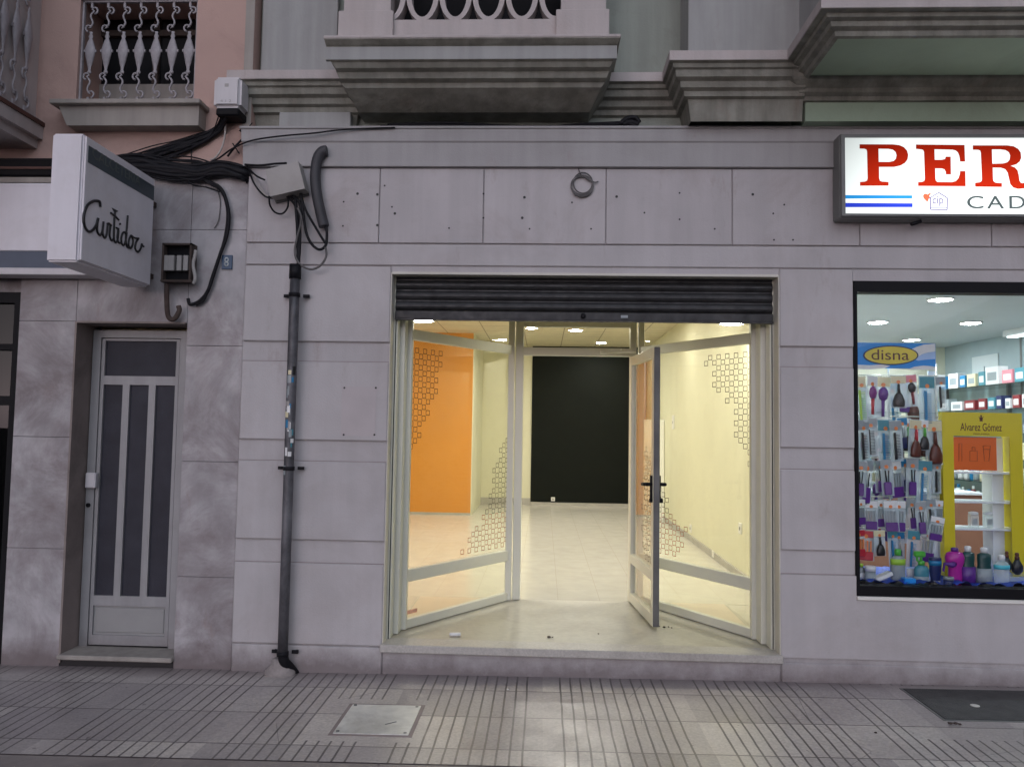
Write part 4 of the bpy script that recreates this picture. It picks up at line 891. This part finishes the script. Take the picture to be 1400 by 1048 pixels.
# disna sign
a=at(1172,468,.38); b=at(1279.5,504,.38)
DS=thing('brand_header','blue header board with yellow oval reading disna above the hanging packs','sign board',((a.x+b.x)/2,.38,b.z))
MB().box(a.x-.06,b.x,.38,.392,b.z,a.z,bev=.001).build('board','sign_blue',DS)
def dz(x,y): p=at(1160+x/10.477,460+y/10.48,.378); return (p.x,p.z)
fx2=lambda a,b,c: Vector((a,.3785-c,b))
flat_shape('wave',[[dz(*p) for p in ((905,180),(980,145),(1080,115),(1240,100),(1243,215),(1130,230),(1050,255),(1000,285),(990,230),(960,200))]],fx2,DS,'p_white',.0008)
flat_shape('wave',[[dz(*p) for p in ((1000,287),(1050,258),(1130,233),(1243,218),(1243,320),(1100,330),(1000,345),(960,330))]],fx2,DS,'pale_blue',.0008)
flat_shape('wave',[[dz(*p) for p in ((105,400),(300,410),(480,400),(600,420),(520,450),(300,470),(105,465))]],fx2,DS,'p_white',.0008)
flat_shape('wave',[[dz(*p) for p in ((840,470),(950,430),(1080,415),(1243,430),(1243,474))]],fx2,DS,'p_white',.0008)
cx,cy=605,268
ov=lambda rx,ry,n=40:[dz(cx+rx*math.cos(2*math.pi*i/n),cy+ry*math.sin(2*math.pi*i/n)) for i in range(n)]
flat_shape('oval_rim',[ov(396,140)],lambda a,b,c:Vector((a,.3765-c,b)),DS,'p_navy',.0008)
flat_shape('oval',[ov(375,124)],lambda a,b,c:Vector((a,.3745-c,b)),DS,'disna_yellow',.0008)
l=dz(325,332); r2=dz(862,190); text('lettering','disna',DS,'p_brown',(l[0],.3735,l[1]),width=r2[0]-l[0],height=r2[1]-l[1],extr=.001)

# hanging rack
RK=thing('hanging_rack','wire and glass rack holding the hanging beauty tool packs','display rack',(2.33,.42,.6))
mb=MB()
rows=[(515,50),(571,52),(628,48),(681,44),(724,40)]
for py,_ in rows:
    z=at(1230,py,.42).z+.01; mb.tube([(1.97,.42,z),(2.62,.42,z)],.004,6)
for x in (1.98,2.30,2.615): mb.tube([(x,.425,.58),(x,.425,2.0)],.006,6)
mb.build('wire_bars','aluminium',RK)
for z in (1.665,1.40,1.13): MB().box(1.96,2.62,.40,.60,z,z+.006).build('shelf','shelf_glass',RK)
MB().box(2.57,2.62,.44,.46,.58,1.95).build('side_strip','acrylic_white',RK)

# pack prototypes
def pack(kind,c1,c2,wd,ht,desc,head='p_blue',bagm='bag'):
    T=thing('beauty_pack',desc,'beauty pack',(0,0,0),'packs hanging in the perfumery window')
    MB().box(-wd/2,wd/2,.004,.006,-ht,0).build('card',bagm,T)
    MB().box(-wd/2+.002,wd/2-.002,-.001,.001,-ht*.24,-.004).build('header',head,T)
    MB().lathe([(.011,-.0025),(.011,-.0012)],(0,0,-ht*.20),14,'Y').build('round_label','p_orange',T)
    mb=MB(); m2=MB()
    if kind=='brush':
        mb.tube([(0,-.008,-ht*.55),(.002,-.008,-ht*.93)],[.009,.007],8); m2.lathe([(.006,-ht*.25),(.022,-ht*.32),(.026,-ht*.42),(.02,-ht*.52),(.008,-ht*.57)],(0,-.008,0),12,sy=.5)
    elif kind=='down':
        mb.tube([(0,-.008,-ht*.26),(.001,-.008,-ht*.55)],[.007,.010],8); m2.lathe([(.010,-ht*.52),(.024,-ht*.62),(.034,-ht*.78),(.034,-ht*.92),(.03,-ht*.97)],(0,-.008,0),12,sy=.5)
    elif kind=='comb':
        mb.box(-.020,-.008,-.011,-.004,-ht*.95,-ht*.3); 
        for i in range(16): m2.box(-.008,.016,-.0095,-.0055,-ht*.93+i*ht*.038,-ht*.93+i*ht*.038+.003)
    elif kind=='tool':
        mb.tube([(-.008,-.007,-ht*.3),(-.004,-.007,-ht*.62)],.004,6); mb.tube([(.010,-.007,-ht*.3),(.006,-.007,-ht*.62)],.003,6); m2.box(-.02,.02,-.012,-.002,-ht*.97,-ht*.62,bev=.004)
    elif kind=='set':
        for i in range(4): mb.box(-wd*.36+i*wd*.2,-wd*.36+i*wd*.2+.008,-.009,-.002,-ht*(.72+.03*i),-ht*.34)
        m2.box(-wd*.42,wd*.42,-.014,-.001,-ht*.98,-ht*.70,bev=.003)
    mb.build('handle',c1,T); m2.build('head',c2,T); return T
protos=[('brush','p_red','p_purple',.075,.235,'red handled purple brush',"p_white"),('brush','p_violet','p_violet',.075,.235,'violet hairbrush','p_cream'),
 ('down','p_black','p_black',.09,.20,'black round brush','p_cream'),('brush','p_maroon','p_black',.08,.20,'black and maroon paddle brush','p_pink'),
 ('comb','p_blue','p_blue',.085,.26,'blue comb','p_teal'),('comb','p_lime','p_green',.05,.27,'lime green comb','p_cream'),
 ('tool','p_black','p_violet',.065,.21,'tweezers with violet base','p_grey'),('set','p_grey','p_violet',.085,.20,'nail tool set with violet base','p_white'),
 ('down','p_red','p_brown',.085,.215,'red necked brown powder brush','p_cream'),('down','p_brown','p_brown',.09,.22,'dark brown powder brush','p_cream'),
 ('comb','p_black','p_black',.075,.24,'slim black file','p_grey'),('tool','p_grey','p_navy',.08,.21,'steel clippers with navy base','p_blue'),
 ('down','p_green','p_black',.06,.20,'green and black sponge wand','p_white'),('set','p_orange','p_red',.08,.16,'red and orange sachet','p_red')]
PR=[pack(*p[:3],p[3],p[4],p[5],head=p[6]) for p in protos]
layout=[ # row, list of (px, proto, scale)
 (513,[(1177,5,1),(1193,0,1.05),(1208,1,1.1),(1228,2,.95),(1244,3,.95),(1267,4,1.15),(1286,10,.8)]),
 (572,[(1180,10,1),(1190,10,.95),(1210,4,1.05),(1224,10,1.0),(1233,11,.9),(1241,12,1.0),(1252,8,1.05),(1264,12,.9),(1276,9,1.2)]),
 (628,[(1178,6,1.0),(1186,6,1.25),(1203,6,.9),(1211,6,1.0),(1223,7,1.1),(1237,11,.95),(1248,6,1.05),(1265,4,.95),(1281,10,.8)]),
 (683,[(1177,7,.75),(1191,7,.85),(1204,7,.8),(1217,7,.9),(1229,7,.9),(1246,6,.85),(1258,6,.9),(1272,10,.8),(1284,7,.7)]),
 (724,[(1174,13,1),(1184,13,1.1),(1192,2,.7),(1202,2,.75),(1220,4,.8),(1229,11,.8),(1250,4,.85),(1270,7,.95)])]
used=set(); ords=['first','second','third','fourth','fifth','sixth','seventh','eighth','ninth']; rowsn=['top','second','third','fourth','lowest']
for ri,(py,lst) in enumerate(layout):
    for ci,(px,k,s) in enumerate(lst):
        T=PR[k] if k not in used else copy_tree(PR[k]); used.add(k)
        yy=.33+.035*((ci*7+ri*3)%3)
        p=at(px,py+rnd.uniform(-2,3),yy); T.location=p; s*=1.12; T.scale=(s,s,s); T.rotation_euler=(0,R(rnd.uniform(-5,5)),R(rnd.uniform(-22,22)))
        T['label']=f"{protos[k][5]} pack, {ords[ci]} from left in the {rowsn[ri]} hanging row"
back=random.Random(4); bk=0
for ri in range(4):
    for ci in range(6):
        k=back.choice([0,1,4,6,7,8,10,11]); T=copy_tree(PR[k]); px=1180+ci*18+back.uniform(-4,4)
        T.location=at(px,[525,585,640,692][ri]+back.uniform(-6,6),.50); sc_=back.uniform(1.0,1.2); T.scale=(sc_,sc_,sc_); T.rotation_euler=(0,R(back.uniform(-6,6)),R(back.uniform(-30,30)))
        T['label']=f"{protos[k][5]} pack half hidden behind the {rowsn[ri]} row, {ords[ci]} from left"; bk+=1
# tilted pack in front of the yellow stand
T=copy_tree(PR[7]); T.location=at(1283,706,.27); T.scale=(1.05,1,.78); T.rotation_euler=(0,R(10),0); T['label']='tilted clear pack with violet corner leaning in front of the yellow stand'

# yellow display stand
a=at(1288,563,.42); b=at(1397,563,.42); zt2=a.z; zb2=.60
YS=thing('perfume_stand','yellow and white display stand with an orange panel and glass bottles','display stand',((a.x+b.x)/2,.5,zb2))
xi0=at(1304,620,.42).x; xi1=at(1381,620,.42).x; zo=at(1340,596,.42).z
mb=MB(); mb.box(a.x,b.x,.42,.43,zo,zt2); mb.box(a.x,xi0,.42,.43,zb2,zo); mb.box(xi1,b.x,.42,.43,zb2,zo); mb.build('front_frame','acrylic_yellow',YS)
mb=MB(); mb.box(a.x,a.x+.008,.43,.64,zb2,zt2); mb.box(b.x-.008,b.x,.43,.64,zb2,zt2); mb.box(a.x+.008,b.x-.008,.43,.64,zt2-.008,zt2); mb.build('side_panels','acrylic_yellow',YS)
MB().box(xi1-.075,xi1,.50,.62,zb2,zo-.01).build('inner_panel','acrylic_white',YS)
c0=at(1304,597,.45); c1=at(1363,643,.45); MB().box(c0.x,c1.x,.45,.458,c1.z,c0.z).build('orange_panel','acrylic_orange',YS)
fx3=lambda a_,b_,c_: Vector((a_,.449-c_,b_))
def pxz(px,py): p=at(px,py,.449); return (p.x,p.z)
mb=MB()
def outline(pts,r=.0012):
    mb.tube([Vector((pxz(*q)[0],.4485,pxz(*q)[1])) for q in pts],r,5)
outline([(1311,606),(1311,630),(1315,630),(1315,606),(1311,606)]); outline([(1326,616),(1326,630),(1336,630),(1336,616),(1326,616)]); outline([(1329,611),(1333,611),(1333,616),(1329,616),(1329,611)]); outline([(1344,609),(1346,630),(1352,630),(1354,609),(1344,609)]); outline([(1345,614),(1353,614)])
mb.build('bottle_drawings','p_brown',YS)
for py in (645,685,722):
    z=at(1340,py,.46).z; MB().box(a.x+.01,b.x-.012,.44,.63,z-.012,z,bev=.002).build('shelf','acrylic_white',YS)
l=at(1313,588.5,.42); r2=at(1369.5,579.5,.42); text('lettering','Alvarez Gómez',YS,'p_brown',(l.x,.42,l.z),width=r2.x-l.x,height=.052,extr=.001,bold=.004)
l=at(1331,594,.42); r2=at(1353,591,.42); text('small_lettering','PERFUMERIA',YS,'p_brown',(l.x,.42,l.z),width=r2.x-l.x,height=.011,extr=.001)
p=at(1341.5,572,.418); mb=MB(); mb.lathe([(.012,0),(.012,-.002)],(p.x,.42,p.z),8,'Y'); mb.lathe([(.006,0),(.006,-.002)],(p.x,.42,p.z+.018),8,'Y'); mb.box(p.x-.010,p.x+.010,.418,.42,p.z-.018,p.z-.010)
for s in (-1,1): mb.bar((p.x,.419,p.z+.002),(p.x+s*.016,.419,p.z+.012),.002,.003)
mb.build('crest','p_brown',YS)

# bottles ----------------------------------------------------------------
def bottle(name,label,x,y,z,prof,body,cap,capprof,band=None,group='bottles in the perfumery window',sy=.6,cat='bottle',extra=None):
    T=thing(name,label,cat,(x,y,z),group)
    MB().lathe(prof,(x,y,z),18,sy=sy).build('body',body,T)
    if capprof: MB().lathe(capprof,(x,y,z),14,sy=sy if sy>.8 else .8).build('cap',cap,T)
    if band: r_,h0,h1,m_=band; MB().lathe([(r_,h0),(r_,h1)],(x,y,z),18,sy=sy).build('label_band',m_,T)
    if extra: extra(T,x,y,z)
    return T
def hgt(px,pyt,pyb,Y): a=at(px,pyt,Y); b=at(px,pyb,Y); return a.z-b.z
Yb=.20
def put(px,top,label,w_px,body,cap,shape='std',band=None,bot=801,Y=Yb,name='bottle',cat='bottle'):
    b=at(px,bot,Y); z=max(.585,b.z); h=at(px,top,Y).z-z; w_=w_px/2/1050*(Y+4.8)
    shp={'std':([(w_*.8,0),(w_,.01),(w_,h*.62),(w_*.85,h*.74),(w_*.4,h*.82)],[(w_*.45,h*.82),(w_*.45,h*.97),(w_*.3,h)]),
     'waist':([(w_*.85,0),(w_,.01),(w_*.97,h*.42),(w_*.82,h*.55),(w_*.9,h*.72),(w_*.85,h*.82),(w_*.45,h*.86)],[(w_*.42,h*.86),(w_*.45,h*.98),(w_*.3,h)]),
     'tube':([(w_*.7,0),(w_*.75,h*.15),(w_*.95,h*.5),(w_,h*.96),(w_*.98,h)],[(w_*.72,-.0),(w_*.74,h*.16)]),
     'round':([(w_*.7,0),(w_*.75,h*.2),(w_*.7,h*.45),(w_*1.0,h*.62),(w_*1.05,h*.75),(w_*.85,h*.86),(w_*.4,h*.9)],[(w_*.38,h*.9),(w_*.4,h*.98),(w_*.25,h)]),
     'jar':([(w_*.95,0),(w_,.006),(w_,h*.7)],[(w_*1.02,h*.7),(w_*1.02,h*.98),(w_*.9,h)]),
     'pump':([(w_*.5,0),(w_*1.2,h*.15),(w_*1.25,h*.4),(w_*.7,h*.6),(w_*.45,h*.7)],[(w_*.5,h*.7),(w_*.5,h*.8),(w_*.3,h*.85),(w_*.5,h*.9),(w_*.3,h)])}[shape]
    bd=None
    if band: f0,f1,mm=band; bd=(w_*1.015,h*f0,h*f1,mm)
    return bottle(name,label,b.x,Y,z,shp[0],body,cap,shp[1],bd,cat=cat)
put(1178,770,'small pale green bottle at the left end of the window display',11,'p_grey','p_lime','std',(.1,.5,'p_white'),Y=.24)
put(1190,773,'rounded grey glass bottle second from the left of the window display',14,'p_grey','p_white','jar')
put(1228,750,'tall pale bottle with green shoulder and cap in the window display',19,'p_grey','p_green','std',(.55,.72,'p_lime'))
put(1246,777,'upright white tube beside the green spray bottle',13,'p_white','p_white','tube',Y=.28)
T=put(1260,766,'green trigger spray bottle in the window display',19,'p_teal','p_green','std',(.05,.35,'p_grey'),name='spray_bottle')
p=at(1257,757,Yb); mb=MB(); mb.box(p.x-.035,p.x+.035,Yb-.015,Yb+.015,p.z-.018,p.z+.018,bev=.008); mb.box(p.x-.02,p.x-.008,Yb-.006,Yb+.006,p.z-.045,p.z-.01,bev=.003); mb.tube([(p.x+.01,Yb,p.z-.05),(p.x+.01,Yb,p.z)],.008,8); mb.build('trigger','p_green',T)
put(1279,762,'navy and white tube standing beside the magenta bottle',16,'p_navy','p_white','tube',(.72,.9,'p_blue'),name='tube',cat='tube')
put(1297,788,'small round navy jar in front of the magenta bottle',13,'p_navy','p_grey','jar',Y=.13,name='jar',cat='jar')
T=put(1306,748,'large magenta bottle with violet cap in the window display',24,'p_magenta','p_violet','round')
p=at(1295,773,.16); mb=MB(); mb.tube([(p.x-.02,.16,p.z+.015),(p.x+.03,.16,p.z+.005),(p.x+.05,.18,p.z+.01)],[.007,.018,.02],8); mb.bar((p.x-.025,.16,p.z-.035),(p.x-.015,.16,p.z+.02),.01,.01); mb.build('nozzle','p_violet',T)
put(1324,746,'left of two dark green bottles with violet lower half',19,'p_dark green','p_white','waist',(.02,.48,'p_violet'))
put(1346,748,'right of two dark green bottles with violet lower half',20,'p_dark green','p_white','waist',(.02,.46,'p_grey'))
put(1370,758,'clear bottle with aqua band in the window display',20,'clear_plastic','p_white','std',(.55,.68,'p_aqua'))
put(1377,753,'left small brown pump bottle with an orange dot',10,'p_black','p_brown','pump',(.12,.2,'p_orange'),bot=781,Y=.34)
put(1391,755,'right small brown pump bottle with an orange dot',12,'p_black','p_brown','pump',(.12,.2,'p_orange'),bot=785,Y=.34)
p=at(1386,786,.34); tag(MB().box(p.x-.09,p.x+.12,.28,.42,.60,p.z,bev=.004).build('riser_block','clear_plastic',loc=(p.x,.34,.6)),'clear plastic riser under the two brown pump bottles','display riser')
p=at(1207,792,.17); mb=MB(); mb.box(-.055,.055,-.03,.03,-.012,.012,bev=.004,rot=Matrix.Rotation(R(-25),3,'Y')); o=mb.build('white_carton','p_white'); o.location=(p.x,.17,.635); tag(o,'white carton lying tilted on the blue cloth','carton')
p=at(1242,795,.14); tag(MB().box(p.x-.035,p.x+.035,.11,.17,.60,.635,bev=.005).build('blue_box','sky_blue',loc=(p.x,.14,.6)),'small bright blue box on the cloth between two bottles','box')
p=at(1185,781,.3); 
# perfume bottles on the stand
for px,sh_,lb in ((1331,0,'left clear perfume bottle on the lowest white shelf of the stand'),(1351,1,'right clear perfume bottle on the lowest white shelf of the stand')):
    z=at(1340,722,.46).z; x=at(px,720,.52).x
    T=thing('perfume_bottle',lb,'perfume bottle',(x,.52,z),'perfume bottles on the stand'); MB().box(x-.028,x+.028,.50,.54,z+.001,z+.085,bev=.004).build('body','clear_plastic',T); MB().lathe([(.03,.086),(.03,.1),(.012,.105)],(x,.52,z),14).build('cap','acrylic_white',T)
    MB().box(x-.015,x+.015,.498,.4995,z+.02,z+.06).build('label_band','p_grey',T)

# shelving: right wall and back wall
def shelf_unit(label,loc,boxes,back,bm='ph_wood'):
    T=thing('shelf_unit',label,'shelf unit',loc)
    for b_ in boxes: MB().box(*b_).build('shelf','shelf_glass',T)
    for b_ in back: MB().box(*b_).build('cabinet',bm,T)
    return T
zsR=[2.05,1.80,1.55,1.30,1.05,.82]
SR=shelf_unit('glass shelves over brown drawers along the right perfumery wall',(4.7,3,.15),[(4.56,4.918,.9,4.78,z-.014,z) for z in zsR[:-1]],[(4.50,4.918,.9+k*.64,1.53+k*.64,z0,z0+.20) for k in range(6) for z0 in (.16,.37,.58)])
for y in (.95,2.2,3.5,4.75): MB().box(4.88,4.915,y-.015,y+.015,.8,2.06).build('upright','steel_dark',SR)
zsB=[1.75,1.48,1.20,.95]
SB=shelf_unit('glass shelves over brown cabinets along the back perfumery wall',(3.2,4.7,.15),[(1.95,4.1,4.5,4.81,z-.014,z) for z in zsB],[(1.95+k*.54,2.48+k*.54,4.45,4.81,.16,.82) for k in range(4)])
for x in (1.96,2.7,3.4,4.09): MB().box(x-.012,x+.012,4.76,4.80,.8,1.95).build('upright','steel_dark',SB)
MB().box(1.95,4.1,4.805,4.815,.85,1.98).build('back_panel','acrylic_white',SB)
CB=thing('glass_counter','brown wooden counter behind the perfumery display','counter',(2.7,2.3,.15))
MB().box(2.05,3.9,2.2,2.7,.15,1.0,bev=.006).build('body','ph_wood',CB); MB().box(2.03,3.92,2.17,2.72,1.002,1.02).build('top','acrylic_white',CB)
mb=MB()
for x in (2.4,2.8,3.2,3.6): mb.box(x-.003,x+.003,2.195,2.2,.2,.98)
mb.build('panel_joints','dark_wood',CB)
tag(MB().box(4.05,4.25,2.0,2.2,.15,1.05,bev=.03).build('dark_stand','dark_wood',loc=(4.1,2.1,.15)),'dark wood post beside the counter behind the yellow stand','post')
MBp={}
cols=['white','cream','pink','aqua','grey','grey','teal','white','maroon','white','cream','blue','grey','navy']
def box_mesh(c):
    T=thing('product_box',None,'product box',(0,0,0),'products on the perfumery shelves')
    MB().box(-.5,.5,-.5,.5,0,1,bev=.01).build('carton','p_'+c,T)
    MB().box(-.36,.36,-.508,-.503,.25,.7).build('printed_panel','p_'+('grey' if c in('white','cream') else 'white'),T); return T
def btl_mesh(c):
    T=thing('product_bottle',None,'product bottle',(0,0,0),'products on the perfumery shelves')
    MB().lathe([(.45,0),(.5,.03),(.5,.6),(.36,.72),(.2,.76)],(0,0,0),12).build('body','p_'+c,T)
    MB().lathe([(.24,.76),(.24,.97),(.18,1)],(0,0,0),10).build('cap','p_'+('white' if c!='white' else 'blue'),T); return T
cache={}
def prod(kind,c,x,y,z,w_,d_,h_,rz,label):
    k=(kind,c)
    if k not in cache: cache[k]=(box_mesh if kind=='box' else btl_mesh)(c); T=cache[k]
    else: T=copy_tree(cache[k])
    T.location=(x,y,z); T.scale=(w_,d_,h_); T.rotation_euler=(0,0,rz); T['label']=label
shn=['top','second','third','fourth','fifth','lowest']
rp=random.Random(21); nth=['first','second','third','fourth','fifth','sixth','seventh','eighth','ninth','tenth']+[w+'teenth' for w in ('nine','ten')]
nth=nth[:10]+['eleventh','twelfth','thirteenth','fourteenth','fifteenth','sixteenth','seventeenth','eighteenth','nineteenth','twentieth']+['twenty-'+w for w in ('first','second','third','fourth','fifth','sixth','seventh','eighth','ninth')]+['thirtieth']*9
hR=[('box',.18),('box',.13),('mix',.13),('mix',.15),('btl',.16),('btl',.15)]
for si,z in enumerate(zsR):
    y=4.55; i=0
    while y>2.05:
        c=rp.choice(cols) if si else ['white','blue','white','blue','cream','teal','white','pink','teal'][i%9]
        kd=hR[si][0]; kd=rp.choice(['box','btl']) if kd=='mix' else kd
        w_=rp.uniform(.08,.24) if kd=='box' else rp.uniform(.06,.09); h_=hR[si][1]*rp.uniform(.75,1.15)
        y-=w_/2
        prod(kd,c,4.68,y,z+.001,w_*.95,.10 if kd=='box' else w_*.9,h_,R(-90),f"{c} {'carton' if kd=='box' else 'bottle'}, {nth[i]} from the far end, {shn[si]} shelf of the right perfumery wall")
        y-=w_/2+rp.uniform(.01,.06); i+=1
for si,z in enumerate(zsB):
    x=2.05; i=0
    while x<4.0:
        c=rp.choice(['white','white','aqua','teal','grey','pink','cream','white','maroon','blue'])
        kd=rp.choice(['box','btl','btl']); w_=rp.uniform(.1,.2) if kd=='box' else rp.uniform(.07,.1); h_=rp.uniform(.13,.2); x+=w_/2
        prod(kd,c,x,4.6,z+.001,w_*.95,.1 if kd=='box' else w_*.9,h_,0,f"{c} {'carton' if kd=='box' else 'bottle'}, {nth[i]} from the left, {shn[si]} shelf of the back perfumery wall")
        x+=w_/2+rp.uniform(.01,.05); i+=1
# open maroon carton display on second shelf
# posters on grey wall
PO=thing('wall_poster','pale poster of a slim bottle on the grey perfumery wall','poster',(4.90,3.9,2.1))
MB().box(4.905,4.918,3.7,4.2,2.06,2.42).build('sheet','ph_ceiling',PO); mb=MB(); mb.lathe([(.02,0),(.02,.13),(.008,.16),(.008,.22)],(4.903,3.95,2.08),10,sy=1); mb.build('bottle_picture','p_grey',PO)

# ================================================================ covers in the pavement
def cover(name,label,pxs,m,th,gzoff=.001):
    P=[]
    for q_ in pxs:
        p=atz(q_[0],q_[1],0)
        for _ in range(6): p=atz(q_[0],q_[1],gz(p.x))
        P.append(p)
    T=thing(name,label,'access cover',(P[0].x,P[0].y,gz(P[0].x)))
    return T,P
T,P=cover('access_cover','pale square metal access cover set in the ribbed pavement',[(478,963.5),(578,965),(556,1005),(459,1003)],'plate_metal',0)
x0=min((P[0].x+P[3].x)/2,9); x1=(P[1].x+P[2].x)/2; y1=(P[0].y+P[1].y)/2; y0=(P[2].y+P[3].y)/2; zc=gz((x0+x1)/2)
rotg=Matrix.Rotation(-math.atan(.0095),3,'Y')
MB().box(x0-.02,x1+.02,y0-.02,y1+.02,zc-.02,zc+.0022,rot=rotg).build('rim','groove',T)
MB().box(x0,x1,y0,y1,zc-.02,zc+.006,bev=.002,rot=rotg).build('plate','plate_metal',T)
mb=MB()
for sx,sy in ((x0+.02,y0+.02),(x1-.02,y0+.02),(x0+.02,y1-.02),(x1-.02,y1-.02)): mb.lathe([(.009,0),(.009,.0085)],(sx,sy,zc),10)
mb.bar((x1-.14,y0+.12,zc+.0075),(x1-.09,y0+.16,zc+.0075),.006,.003); mb.build('corner_screws','steel_dark',T)
T,P=cover('manhole_cover','dark rectangular manhole cover in the pavement at right edge',[(1253,948),(1400,948),(1400,990),(1290,990)],'manhole',0)
x0,x1,y0,y1=2.135,2.98,-.565,-.09; zc=gz((x0+x1)/2)
MB().box(x0-.015,x1+.015,y0-.015,y1+.015,zc-.02,zc+.0025,rot=rotg).build('rim','steel_dark',T); MB().box(x0,x1,y0,y1,zc-.02,zc+.006,bev=.002,rot=rotg).build('plate','manhole',T)
p=atz(1333,966,.03); mb=MB(); mb.lathe([(.024,.0),(.024,.003),(.012,.004)],(p.x,p.y,zc+.006),18); mb.build('emblem','plate_metal',T)
def gblob(name,label,px,py,pts,m):
    z=gz(atz(px,py,0.02).x)+.003; return blob(name,label,'litter',px,py,pts,m,z=z)
gblob('dry_leaf','small brown leaf beside the dark manhole cover',1300,989,[(0,0,.014),(.025,.003,.012),(.045,-.004,.01)],'rust')
gblob('litter','tiny white crumb on the pavement below the shop sill',694,942,[(0,0,.008)],'p_white')
gblob('litter','tiny dark crumb on the pavement right of the shop door',1197,1001,[(0,0,.008)],'rust')

for o in bpy.data.objects:
    if '_o' in o: del o['_o']
